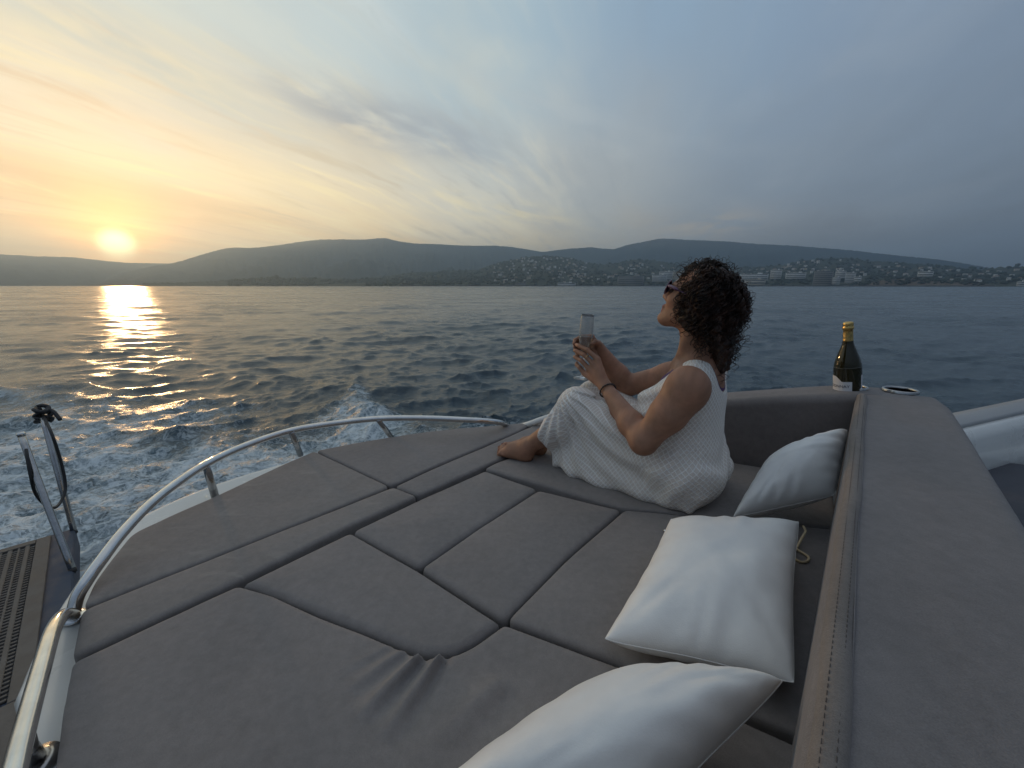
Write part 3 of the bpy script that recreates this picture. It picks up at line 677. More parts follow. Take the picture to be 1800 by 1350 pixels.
def slab(name, poly, z0, z1, edge, h, mat, parent=None, **k):
    V, Fq = slab_field(poly, z0, z1, edge, h, **k).mesh(); return link(name, np_mesh(name, V, Fq), mat, parent)
def to_world(pts):            # corners: picture pixels on the cushion level, or plain (x, y, 'w') places
    return [Vector((p[0], p[1], 0)) if len(p) == 3 else P(p[0], p[1], 0.0) for p in pts]

# --- where the backrest stands
BT = 0.33
i0, i1 = P(1405, 1350, BT), P(1505, 694, BT)
o1, o0 = P(1640, 682, BT), P(1800, 905, BT)
inn = (i1 - i0).normalized(); INW = Vector((inn.y, -inn.x, 0))       # INW points away from the seat
def back_line(s, off=0.0): return i0 + inn * s + INW * off
LEN = (i1 - i0).length; LL = LEN; WID = (o1 - i0).dot(INW)
q_far = P(1262, 805, 0.0); c_far = Vector((i1.x, i1.y, 0)); fdir = (q_far - c_far).normalized(); fout = Vector((fdir.y, -fdir.x, 0))
if fout.y < 0: fout = -fout
base_in = lambda s: (back_line(s, 0.022).x, back_line(s, 0.022).y, 'w')

# --- wrinkles pulled from the bend of the big cushion
def pleats(X, Y, d2):
    z = np.zeros_like(X)
    for a, b, w0, w1, amp in (((742, 1150), (628, 1265), 0.006, 0.016, 0.016), ((778, 1150), (672, 1300), 0.006, 0.018, 0.017), ((715, 1140), (610, 1215), 0.006, 0.014, 0.006), ((880, 1200), (720, 1345), 0.02, 0.032, 0.009), ((690, 1132), (600, 1180), 0.005, 0.012, 0.002)):
        pa, pb = P(*a), P(*b); e = pb - pa; L = e.length; e = e / L; s = (X - pa.x) * e.x + (Y - pa.y) * e.y; t = (X - pa.x) * e.y - (Y - pa.y) * e.x
        wd = w0 + (w1 - w0) * np.clip(s / L, 0, 1); env = np.clip((s + 0.012) / 0.02, 0, 1) * np.clip(1 - (s / L), 0, 1) ** 0.6
        env = np.where(s > L, 0, env); u = t / wd
        z += amp * env * (np.exp(-u * u) - 0.85 * np.exp(-((u + 1.5) / 1.1) ** 2))
    return z + 0.010 * fbm(X * 2.4 + 3, Y * 2.4, 3)
def soft(X, Y, d2): return 0.008 * fbm(X * 3.2, Y * 3.2, 3)
SEAM = lambda *p: list(p)
CUSHIONS = [
 ("sunpad_cushion", "long weathered grey cushion with pale smears along the stern rail", m_cush_worn, 0.002, 0.010, 0.004, 0.03,
  [(140, 1071), (163, 1020), (189, 985), (229, 935), (300, 903), (371, 873), (437, 842), (500, 813), (553, 791), (687, 854), (480, 937), (310, 1003)], soft, 0.005),
 ("sunpad_cushion", "smooth grey cushion outside the seam, under the far end of the stern rail", m_cush, 0.002, 0.010, 0.004, 0.03,
  [(553, 791), (620, 778), (691, 766), (750, 757), (811, 750), (882, 746), (940, 741), (915, 755), (800, 804), (687, 854)], soft, 0.005),
 ("sunpad_cushion", "long narrow grey strip cushion running from the left rail foot to mid pad", m_cush_worn, 0.002, 0.010, 0.006, 0.02,
  [(140, 1071), (310, 1003), (480, 937), (692, 854), (735, 871), (620, 921), (420, 1020), (270, 1089), (122, 1158)], soft, 0.004),
 ("sunpad_cushion", "narrow grey strip cushion in front of the woman's toes", m_cush, 0.002, 0.010, 0.006, 0.02,
  [(692, 854), (800, 806), (915, 756), (960, 738), (1010, 745), (930, 785), (868, 812), (735, 871)], soft, 0.004),
 ("sunpad_cushion", "grey cushion beneath the woman's feet and seat", m_cush, 0.0015, 0.010, 0.006, 0.02,
  [(850, 823), (868, 814), (935, 788), (1010, 752), (c_far.x - 0.012 + fdir.x * 0.75, c_far.y + fdir.y * 0.75, 'w'), (c_far.x - 0.02 + fdir.x * 0.02, c_far.y + fdir.y * 0.02 - 0.015, 'w'), base_in(LEN - 0.42), (1097, 890)], soft, 0.006),
 ("sunpad_cushion", "tapered grey cushion just below the woman's feet, left of its twin", m_cush, 0.0015, 0.012, 0.007, 0.02,
  [(617, 932), (735, 876), (852, 825), (946, 857), (840, 925), (737, 996)], soft, 0.010),
 ("sunpad_cushion", "tapered grey cushion below the woman's seat, right of its twin", m_cush, 0.0015, 0.012, 0.007, 0.02,
  [(737, 996), (840, 925), (946, 858), (1094, 892), (985, 987), (887, 1088)], soft, 0.010),
 ("sunpad_cushion", "grey cushion with a rounded nose, set into the bend of the largest cushion", m_cush, 0.0015, 0.017, 0.007, 0.0,
  [(422, 1024), (520, 977), (617, 932), (737, 998), (882, 1090), (850, 1114), (826, 1130), (800, 1142), (770, 1147), (738, 1146), (700, 1131), (640, 1106), (560, 1076), (480, 1044)], soft, 0.008),
 ("sunpad_cushion", "largest grey cushion in the foreground with gathered pleats", m_cush, 0.002, 0.014, 0.006, 0.012,
  [(122, 1162), (270, 1093), (420, 1026), (480, 1043), (560, 1079), (640, 1109), (700, 1134), (738, 1149), (770, 1150), (802, 1145), (828, 1133), (852, 1117), (886, 1092), (1090, 1166), base_in(0.345), base_in(-0.55), (-0.62, 0.02, 'w'), (90, 1350), (104, 1250)], pleats, 0.004),
 ("sunpad_cushion", "wide grey cushion under the white pillows beside the backrest", m_cush, 0.0015, 0.011, 0.006, 0.02,
  [(889, 1087), (987, 987), (1097, 892), base_in(LEN - 0.425), base_in(0.36), (1090, 1163)], soft, 0.006),
]
for nm, lab, mt, inset, edge, h, rad, pts, fn, dome in CUSHIONS:
    pl_ = to_world(pts); pl_ = poly_round(pl_, rad) if rad else pl_
    o = slab(nm, pl_, -0.088, 0.0 - dome * 0.5, edge, h, mt, None, hfn=fn, dome=dome, inset=inset)
    tag(o, lab, "cushion", "grey sunpad cushions")

# --- deck, hull
rim = [(96, 1352), (112, 1230), (118, 1140), (132, 1075), (160, 1005), (215, 932), (300, 885), (400, 840), (500, 803), (556, 783), (690, 757), (811, 741), (890, 737), (985, 728)]
DZ = -0.055
deck_px = [(-70, 1420), (20, 1225), (62, 1130), (104, 1060), (165, 975), (228, 917), (300, 880), (371, 852), (437, 830), (505, 811), (556, 796), (690, 769), (811, 752), (890, 747), (1000, 735)]
deck = [P(a, b, DZ) for a, b in deck_px]
_i1 = P(1505, 694, 0.33); _q = P(1262, 805, 0.0); _o = P(1690, 760, DZ)
deck = [Vector((-0.95, -0.35, 0))] + deck + [Vector((_q.x - 0.05, _q.y + 0.16, 0)), Vector((_i1.x + 0.05, _i1.y + 0.10, 0)), Vector((_i1.x + 0.26, _i1.y - 0.06, 0)), Vector((_o.x + 0.0, _o.y, 0)), Vector((_o.x + 0.5, _o.y + 0.1, 0)), Vector((3.2, 1.9, 0)), Vector((3.2, -0.8, 0)), Vector((0.5, -1.2, 0))]
def ring_solid(name, poly, rings, mat, parent, cap=True):     # rings: (inset, z)
    cen = sum((Vector((p[0], p[1], 0)) for p in poly), Vector()) / len(poly); n = len(poly); V, F = [], []
    for ins, z in rings:
        for i, p in enumerate(poly):
            a, c = Vector((*poly[i - 1][:2], 0)), Vector((*poly[(i + 1) % n][:2], 0)); tdir = (c - a).normalized(); nr = Vector((tdir.y, -tdir.x, 0))
            if nr.dot(Vector((p[0], p[1], 0)) - cen) < 0: nr = -nr
            V.append((p[0] - nr.x * ins, p[1] - nr.y * ins, z))
    for k in range(len(rings) - 1):
        for i in range(n): j = (i + 1) % n; F.append((k * n + i, k * n + j, (k + 1) * n + j, (k + 1) * n + i))
    F.append(tuple(range(n))); me = bpy.data.meshes.new(name); me.from_pydata(V, [], F); me.update()
    bm = bmesh.new(); bm.from_mesh(me); bmesh.ops.recalc_face_normals(bm, faces=bm.faces); bm.to_mesh(me); bm.free()
    o = link(name, me, mat, parent); return o
dk = [(p.x, p.y) for p in catmull([Vector((p.x, p.y, 0)) for p in deck], 4, True)]
ring_solid("deck", dk, [(0.030, DZ - 0.004), (0.018, DZ), (0.008, DZ - 0.004), (0.0, DZ - 0.018), (0.0, DZ - 0.05), (0.012, DZ - 0.062)], m_gel, yacht)
ring_solid("hull", dk, [(0.0125, DZ - 0.058), (0.03, DZ - 0.20), (0.10, DZ - 0.6), (0.22, WATER - 0.4)], m_gel, yacht)

# --- stern guard rail on its posts
rail = [P(128, 1082, -0.04), P(136, 1050, -0.005), P(152, 1022, 0.02), P(178, 985, 0.045), P(215, 937, 0.07), P(262, 888, 0.09), P(310, 850, 0.10), P(362, 816, 0.11), P(430, 784, 0.11), P(512, 757, 0.11), P(590, 744, 0.11), P(665, 736, 0.11), P(745, 735, 0.10), P(820, 738, 0.085), P(866, 741, 0.06), P(884, 744, 0.03), P(892, 747, -0.02)]
rl = tube("guard_rail", catmull(rail, 6), 0.0135, m_steel, yacht, 14)
for top, bot in (((362, 818, 0.108), (378, 872, -0.05)), ((512, 759, 0.108), (528, 799, -0.05)), ((665, 738, 0.108), (688, 769, -0.05))):
    tube("post", [P(*top), P(*top).lerp(P(*bot), 0.5), P(*bot)], [0.0115, 0.0125, 0.0135], m_steel_d, rl, 12)
# --- thick handrail at the lower left
hr = [P(132, 1083, -0.050), P(122, 1080, -0.01), P(108, 1084, 0.03), P(92, 1110, 0.05), P(74, 1170, 0.06), P(52, 1250, 0.065), P(30, 1335, 0.07), P(8, 1440, 0.07), P(-10, 1560, 0.07)]
hd = tube("handrail", catmull(hr, 6), [0.0115] * 3 + [0.0135] * (6 * (len(hr) - 1) + 1 - 3), m_steel, yacht, 16)
pb = P(62, 1334, -0.045); tube("stanchion", [P(44, 1283, 0.055), P(52, 1312, 0.01), pb], [0.010, 0.010, 0.013], m_steel_d, hd)
lathe("flange", [(0.0005, 0.006), (0.016, 0.006), (0.03, 0.003), (0.031, -0.004)], m_steel_d, hd, 24, Matrix.Translation((pb.x, pb.y, DZ + 0.004)))
pb = P(132, 1083, -0.05); lathe("flange", [(0.0005, 0.006), (0.014, 0.006), (0.024, 0.003), (0.025, -0.004)], m_steel, hd, 24, Matrix.Translation((pb.x, pb.y, DZ + 0.004)))
# --- short white moulding and end of the far rail behind the woman's shin
fr = [P(914, 750, -0.03), P(930, 746, 0.0), P(952, 738, 0.03), P(985, 728, 0.05), P(1050, 716, 0.06)]
tube("far_rail", catmull(fr, 6), 0.017, m_gel, yacht, 12)

# --- swim platform with teak grating
PZ = -0.93
pc = P(94, 938, PZ); pf = P(62, 1205, PZ); pl0 = P(0, 972, PZ)
ea = (pf - pc).normalized(); eb = (pl0 - pc); eb = (eb - ea * eb.dot(ea)).normalized()
def pp(u, v, z=PZ): q = pc + ea * u + eb * v; return Vector((q.x, q.y, z))
sp = empty_part = None
plat = ring_solid("swim_platform", [tuple(pp(-0.02, -0.10)[:2]), tuple(pp(2.4, -0.10)[:2]), tuple(pp(2.4, 1.5)[:2]), tuple(pp(-0.02, 1.5)[:2])], [(0.02, PZ - 0.012), (0.01, PZ - 0.012), (0.0, PZ - 0.025), (0.0, PZ - 0.16)], m_navy, yacht)
for f in plat.data.polygons: f.use_smooth = False
GL = (pf - pc).length
def bar(name, u0, u1, v0, v1, z0, z1, mat, par, sm=False):
    a, b, c_, d_ = pp(u0, v0), pp(u1, v0), pp(u1, v1), pp(u0, v1)
    V = [(*q[:2], z0) for q in (a, b, c_, d_)] + [(*q[:2], z1) for q in (a, b, c_, d_)]
    F = [(0, 1, 2, 3), (4, 5, 6, 7), (0, 1, 5, 4), (1, 2, 6, 5), (2, 3, 7, 6), (3, 0, 4, 7)]
    me = bpy.data.meshes.new(name); me.from_pydata(V, [], F); bm = bmesh.new(); bm.from_mesh(me); bmesh.ops.recalc_face_normals(bm, faces=bm.faces)
    bmesh.ops.bevel(bm, geom=bm.edges[:], offset=0.0025, segments=1, affect='EDGES'); bm.to_mesh(me); bm.free()
    return link(name, me, mat, par, smooth=False)
bar("dark_well", 0.06, GL, 0.06, 1.2, PZ - 0.014, PZ - 0.008, m_dark, plat)
bar("grating_border", 0.02, GL + 0.04, 0.01, 0.075, PZ - 0.012, PZ + 0.004, m_teak, plat)
bar("grating_border", 0.02, 0.075, 0.078, 1.2, PZ - 0.012, PZ + 0.004, m_teak, plat)
bar("teak_plank", GL + 0.043, 2.2, 0.01, 1.2, PZ - 0.012, PZ + 0.004, m_teak, plat)
vv = 0.078; k = 0
while vv < 1.0:
    bar("long_slat", 0.078, GL + 0.04, vv + 0.022, vv + (0.032 if k % 2 else 0.042), PZ - 0.012, PZ + 0.002, m_teak, plat); vv += (0.032 if k % 2 else 0.042); k += 1
uu = 0.105
while uu < GL + 0.02:
    bar("cross_slat", uu, uu + 0.013, 0.078, 1.1, PZ - 0.012, PZ - 0.001, m_teak, plat); uu += 0.029
# --- two raking tubes at the platform's corner
t1 = [P(37, 764, -0.18), P(80, 880, -0.55), P(128, 1003, PZ - 0.02)]
tube("raking_tube", catmull(t1, 4), 0.0175, m_steel_d, yacht, 16)
t2 = [P(76, 735, -0.18), P(103, 835, -0.55), P(130, 935, PZ - 0.03)]
tube("raking_tube", catmull(t2, 4), 0.0175, m_steel_d, yacht, 16)
for q, r_ in ((P(37, 764, -0.18), 0.0195), (P(128, 1003, PZ - 0.02), 0.019), (P(130, 935, PZ - 0.03), 0.019)):
    dirv = Vector((t1[0] - t1[2])).normalized(); tube("tube_cap", [q - dirv * 0.012, q + dirv * 0.012], r_, m_black if r_ < 0.0194 else m_steel, yacht, 16)
tube("tube_foot", [P(128, 1003, PZ - 0.02), P(122, 1018, PZ - 0.10)], 0.017, m_black, yacht, 12)
tube("tube_foot", [P(130, 935, PZ - 0.03), P(126, 950, PZ - 0.10)], 0.017, m_black, yacht, 12)
# --- black line knotted on the far tube, hanging in a loop
lp = empty("rope", P(76, 730, -0.16), "black rope knotted round the top of the far steel tube, hanging in a loop", "rope")
kn = []
tq = P(75, 729, -0.165)
for k in range(46):
    a = k * 0.62; kn.append(tq + Vector((math.cos(a) * (0.034 + 0.008 * math.sin(k * 1.3)), math.sin(a) * (0.034 + 0.006 * math.cos(k * 2.1)), -0.05 + 0.10 * k / 45 + 0.012 * math.sin(k * 0.9))))
tube("knot", catmull(kn, 3), 0.014, m_black, lp, 8)
tube("rope_end", catmull([tq + Vector((0.02, 0, 0.03)), P(92, 722, -0.14), P(106, 738, -0.2)], 6), 0.012, m_black, lp, 8)
tube("rope_end", catmull([tq + Vector((-0.01, 0, 0.04)), P(66, 715, -0.13), P(60, 722, -0.15)], 6), 0.012, m_black, lp, 8)
tube("hanging_loop", catmull([tq, P(92, 765, -0.25), P(108, 815, -0.45), P(115, 855, -0.6), P(108, 880, -0.66), P(95, 893, -0.66), P(78, 886, -0.62), P(62, 866, -0.52), P(54, 836, -0.4), P(48, 805, -0.3), P(46, 790, -0.26)], 8), 0.0085, m_black, lp, 8)

# --- right-hand bulwark: white inner face, grey capping, dark lower seat
w0, w1 = P(1672, 742, 0.20), P(1800, 714, 0.20); wd_ = (w1 - w0).normalized(); wn = Vector((wd_.y, -wd_.x, 0))
def wallstrip(name, prof, s0, s1, mat):
    V, F = [], []; n = len(prof)
    for k in range(9):
        q = w0 + wd_ * (s0 + (s1 - s0) * k / 8)
        for off, z in prof: V.append((q.x - wn.x * off, q.y - wn.y * off, z))
    for k in range(8):
        for i in range(n - 1): F.append((k * n + i, k * n + i + 1, (k + 1) * n + i + 1, (k + 1) * n + i))
    me = bpy.data.meshes.new(name); me.from_pydata(V, [], F); bm = bmesh.new(); bm.from_mesh(me); bmesh.ops.recalc_face_normals(bm, faces=bm.faces); bm.to_mesh(me); bm.free()
    return link(name, me, mat, yacht)
wallstrip("bulwark", [(0.0, 0.162), (-0.015, 0.172), (-0.035, 0.165), (-0.055, 0.13), (-0.075, 0.02), (-0.08, -0.054), (0.10, -0.054), (0.10, 0.16), (0.0, 0.162)], -0.06, 1.6, m_gel)
wallstrip("capping", [(-0.014, 0.168), (-0.014, 0.180), (-0.004, 0.187), (0.05, 0.188), (0.09, 0.183), (0.09, 0.16)], -0.06, 1.6, m_gel_in)
s0_ = P(1752, 812, 0.0); sc_ = s0_ + INW * 0.45 - inn * 0.35
sA = P(1728, 806, 0.0); sB = sA + (P(1800, 814, 0.0) - sA).normalized() * 1.6; sD = back_line(-0.9, WID + 0.01)
sofa = slab("side_seat", poly_round([tuple(q[:2]) for q in (sA, sB, sB - inn * 1.6, sD + INW * 0.4, sD, back_line(LL - 0.12, WID + 0.005))], 0.02), -0.054, 0.0, 0.02, 0.01, fabric("navy_upholstery", (0.06, 0.062, 0.075)), None)
tag(sofa, "dark cushion beyond the backrest at the right edge, below the white bulwark", "cushion")

# ================================================================== the backrest
back = empty("backrest", (i1.x + 0.1, i1.y, 0), "tall taupe padded backrest running down the right side to a corner with cup holders", "backrest")
WID = (o1 - i0).dot(INW)
def extr(name, prof, path_fn, ss, mat, parent, smooth=True, closed=True):
    V, F = [], []
    for s in ss:
        for u, z in (prof(s) if callable(prof) else prof): V.append(path_fn(s, u, z))
    n = len(V) // len(ss)
    for k in range(len(ss) - 1):
        for i in range(n if closed else n - 1): j = (i + 1) % n; F.append((k * n + i, k * n + j, (k + 1) * n + j, (k + 1) * n + i))
    F.append(tuple(range(n))); F.append(tuple(range(len(V) - n, len(V))))
    me = bpy.data.meshes.new(name); me.from_pydata(V, [], F); bm = bmesh.new(); bm.from_mesh(me); bmesh.ops.recalc_face_normals(bm, faces=bm.faces); bm.to_mesh(me); bm.free()
    o = link(name, me, mat, parent, smooth); return o
def arc(cx, cz, r, a0, a1, n=7): return [(cx + r * math.cos(R(a0 + (a1 - a0) * k / n)), cz + r * math.sin(R(a0 + (a1 - a0) * k / n))) for k in range(n + 1)]
# the L-shaped pad as one soft body: a straight run and the far arm
def along(s, u, z): q = back_line(s, u); return (q.x, q.y, z)
LL = LEN + 0.0
HOLES = []
def seat_pad():
    pts_run = [back_line(-0.75, 0.0), back_line(LL - 0.005, 0.0), back_line(LL + 0.15, 0.08), back_line(LL + 0.15, WID + 0.0), back_line(LL + 0.0, WID + 0.022), back_line(-0.75, WID + 0.022)]
    return pts_run
ho = [(1498, 683, 0.045), (1582, 689, 0.049)]
run = [tuple(p[:2]) for p in seat_pad()]
Fb = slab_field(poly_round(run, 0.022), -0.05, BT, 0.022, 0.007, hfn=lambda X, Y, d2: 0.004 * fbm(X * 4, Y * 4, 3), dome=0.004, pad=0.03)
# far arm: inner face from the corner towards the woman, top sloping down away from the corner
arm_len = 0.66
cA = Vector((i1.x, i1.y, 0)); arm_poly = [cA + fout * 0.0 - fdir * 0.10, cA + fdir * arm_len, cA + fdir * (arm_len - 0.02) + fout * 0.17, cA + fout * 0.19 - fdir * 0.16]
def arm_top(X, Y, d2):
    s = (X - cA.x) * fdir.x + (Y - cA.y) * fdir.y; return -0.118 * np.clip(s / 0.62, 0, 1.1) ** 1.1 + 0.004 * fbm(X * 5, Y * 5, 3)
Fa = slab_field(poly_round([tuple(p[:2]) for p in arm_poly], 0.04), -0.05, BT, 0.030, 0.007, hfn=arm_top, dome=0.006, pad=0.03)
def punch(F):
    for px, py, r_ in ho:
        c_ = P(px, py, BT)
        def cyl(X, Y, Z): return np.maximum(np.sqrt((X - c_.x) ** 2 + (Y - c_.y) ** 2) - r_ * 0.97, BT - 0.12 - Z)
        F.cut(cyl, (c_.x - 0.1, c_.y - 0.1, BT - 0.2), (c_.x + 0.1, c_.y + 0.1, BT + 0.1))
punch(Fb); punch(Fa)
V, F_ = Fb.mesh(); link("top_pad", np_mesh("top_pad", V, F_), m_back, back)
V, F_ = Fa.mesh(); link("end_pad", np_mesh("end_pad", V, F_), m_back, back)
# inner facing strip with its rolled upper edge, a little proud of the top pad
fprof = [(0.010, -0.05), (0.006, 0.10), (0.003, 0.22)] + arc(0.016, BT - 0.0055, 0.0135, 180, 80, 8) + [(0.022, BT + 0.0078), (0.028, BT + 0.005), (0.031, BT - 0.004), (0.026, BT - 0.03), (0.02, -0.05)]
def fwob(s): return [(u + 0.0014 * math.sin(s * 9.0 + 1) + 0.001 * math.sin(s * 23), z + (0.0012 * math.sin(s * 14) if z > 0.2 else 0)) for u, z in fprof]
extr("inner_facing", fwob, along, list(np.linspace(-0.75, LL + 0.0, 90)), fabric("facing_cloth", (0.175, 0.152, 0.136), 700), back)
tube("piping", [along(s, 0.0285 + 0.001 * math.sin(s * 11), BT + 0.0035) for s in np.linspace(-0.7, LL - 0.02, 120)], 0.0009, m_back, back, 8)
st = []
for off, hz in ((0.0115, 0.0080), (0.0225, 0.0082)):
    s = -0.6
    while s < LL - 0.03:
        a = Vector(along(s, off, BT + hz)); b = Vector(along(s + 0.0055, off, BT + hz)); st.append(tube_data([a, (a + b) / 2 + Vector((0, 0, 0.0004)), b], 0.00045, 4, cap=False)); s += 0.0095
V, F_ = join_data(st); o = link("stitching", np_mesh("stitching", V, F_), m_line, back); o['kind'] = 'stuff'
for px, py, r_ in ho:
    c_ = P(px, py, BT)
    cup = lathe("cup_holder", [(r_ * 0.90, -0.004), (r_ * 0.92, 0.004), (r_ * 0.95, 0.0065), (r_ * 1.03, 0.0075), (r_ * 1.09, 0.005), (r_ * 1.10, -0.004)], m_steel_d, back, 48, Matrix.Translation((c_.x, c_.y, BT + 0.005)))
    lathe("well", [(0.0005, -0.085), (r_ * 0.8, -0.085), (r_ * 0.885, -0.08), (r_ * 0.895, 0.002)], m_well, cup, 48, Matrix.Translation((c_.x, c_.y, BT + 0.005)))

# ================================================================== bottle
m, t, b = material("dark_bottle_glass"); setb(t, b, Base_Color=(0.030, 0.025, 0.006, 1), Roughness=0.04, IOR=1.5); b.inputs['Transmission Weight'].default_value = 0.35; m_bot = m
m, t, b = material("gold_foil"); co = t.n.new('ShaderNodeTexCoord').outputs['Object']
setb(t, b, Base_Color=(0.62, 0.42, 0.16, 1), Metallic=1.0, Roughness=t.sstep(t.noise(co, 60, 3), 0.3, 0.7, 0.22, 0.45)); t.put(b.inputs['Normal'], t.bump(t.voro(co, 120), 0.35, 0.003)); m_foil = m
m_paper = plain("label_paper", (0.66, 0.66, 0.68), 0.6, var=0.04, bump=0.02); m_ink = plain("label_ink", (0.03, 0.03, 0.05), 0.6, bump=0)
c_ = P(1492, 684, BT); B0 = BT - 0.078
bt = empty("wine_bottle", (c_.x - 0.004, c_.y, B0), "dark wine bottle with gold foil neck standing in the left cup holder", "bottle")
tilt = Matrix.Translation((c_.x + 0.008, c_.y, B0)) @ Matrix.Rotation(R(-8.5), 4, 'Y') @ Matrix.Rotation(R(-2), 4, 'X')
RB = 0.0435
prof = [(0.0005, 0.012), (0.026, 0.004), (RB * 0.93, 0.0), (RB, 0.006), (RB, 0.155), (RB * 0.985, 0.168), (RB * 0.93, 0.184), (RB * 0.83, 0.202), (RB * 0.68, 0.222), (RB * 0.53, 0.24), (RB * 0.42, 0.256), (RB * 0.372, 0.268)]
def smooth_prof(p, n=4): return [(q.x, q.y) for q in catmull([Vector((a, b_, 0)) for a, b_ in p], n)]
lathe("glass_body", smooth_prof(prof) , m_bot, bt, 40, tilt)
lathe("foil_capsule", [(0.0163, 0.264), (0.0160, 0.266), (0.0152, 0.30), (0.0148, 0.310), (0.0170, 0.3115), (0.0178, 0.315), (0.0178, 0.319), (0.0162, 0.3215), (0.0160, 0.327), (0.0166, 0.330), (0.0155, 0.337), (0.010, 0.3395), (0.0004, 0.340)], m_foil, bt, 32, tilt)
def on_bottle(a, z, r=RB + 0.0006): return tilt @ Vector((r * math.sin(a), -r * math.cos(a), z))
look = math.atan2(c_.x, c_.y)                                              # the camera sees the side at this turn
def label_patch(name, a0, a1, topfn, zb, na=28):
    V, F = [], []
    for i in range(na + 1):
        u = i / na; a = a0 + (a1 - a0) * u; zt = topfn(u)
        for z in (zb, (zb + zt) / 2, zt): V.append(tuple(on_bottle(a, z)))
    for i in range(na):
        for k in range(2): F.append((i * 3 + k, (i + 1) * 3 + k, (i + 1) * 3 + k + 1, i * 3 + k + 1))
    me = bpy.data.meshes.new(name); me.from_pydata(V, [], F); me.update(); return link(name, me, m_paper, bt)
lookA = -look
la0, la1 = lookA - 1.75, lookA + 0.36
label_patch("front_label", la0, la1, lambda u: 0.117 if u > 0.66 else 0.117 + 0.020 * math.cos(min(max((0.66 - u) / 0.30, 0), 1) * math.pi / 2 - math.pi / 2) * (1 if u > 0.36 else 1), 0.045, 44)
label_patch("back_label", lookA + 1.18, lookA + 2.7, lambda u: 0.138, 0.045)
tc = bpy.data.curves.new("label_text", 'FONT'); tc.body = "CHARDONNAY"; tc.size = 0.0150; tc.align_x = 'RIGHT'
to = bpy.data.objects.new("label_text", tc); COL.objects.link(to); bpy.context.view_layer.update()
tm = bpy.data.meshes.new_from_object(to.evaluated_get(bpy.context.evaluated_depsgraph_get())); bpy.data.objects.remove(to)
for v in tm.vertices: v.co = on_bottle(la1 - 0.16 + v.co.x / RB, 0.094 + v.co.y, RB + 0.0011)
link("label_text", tm, m_ink, bt, smooth=False)

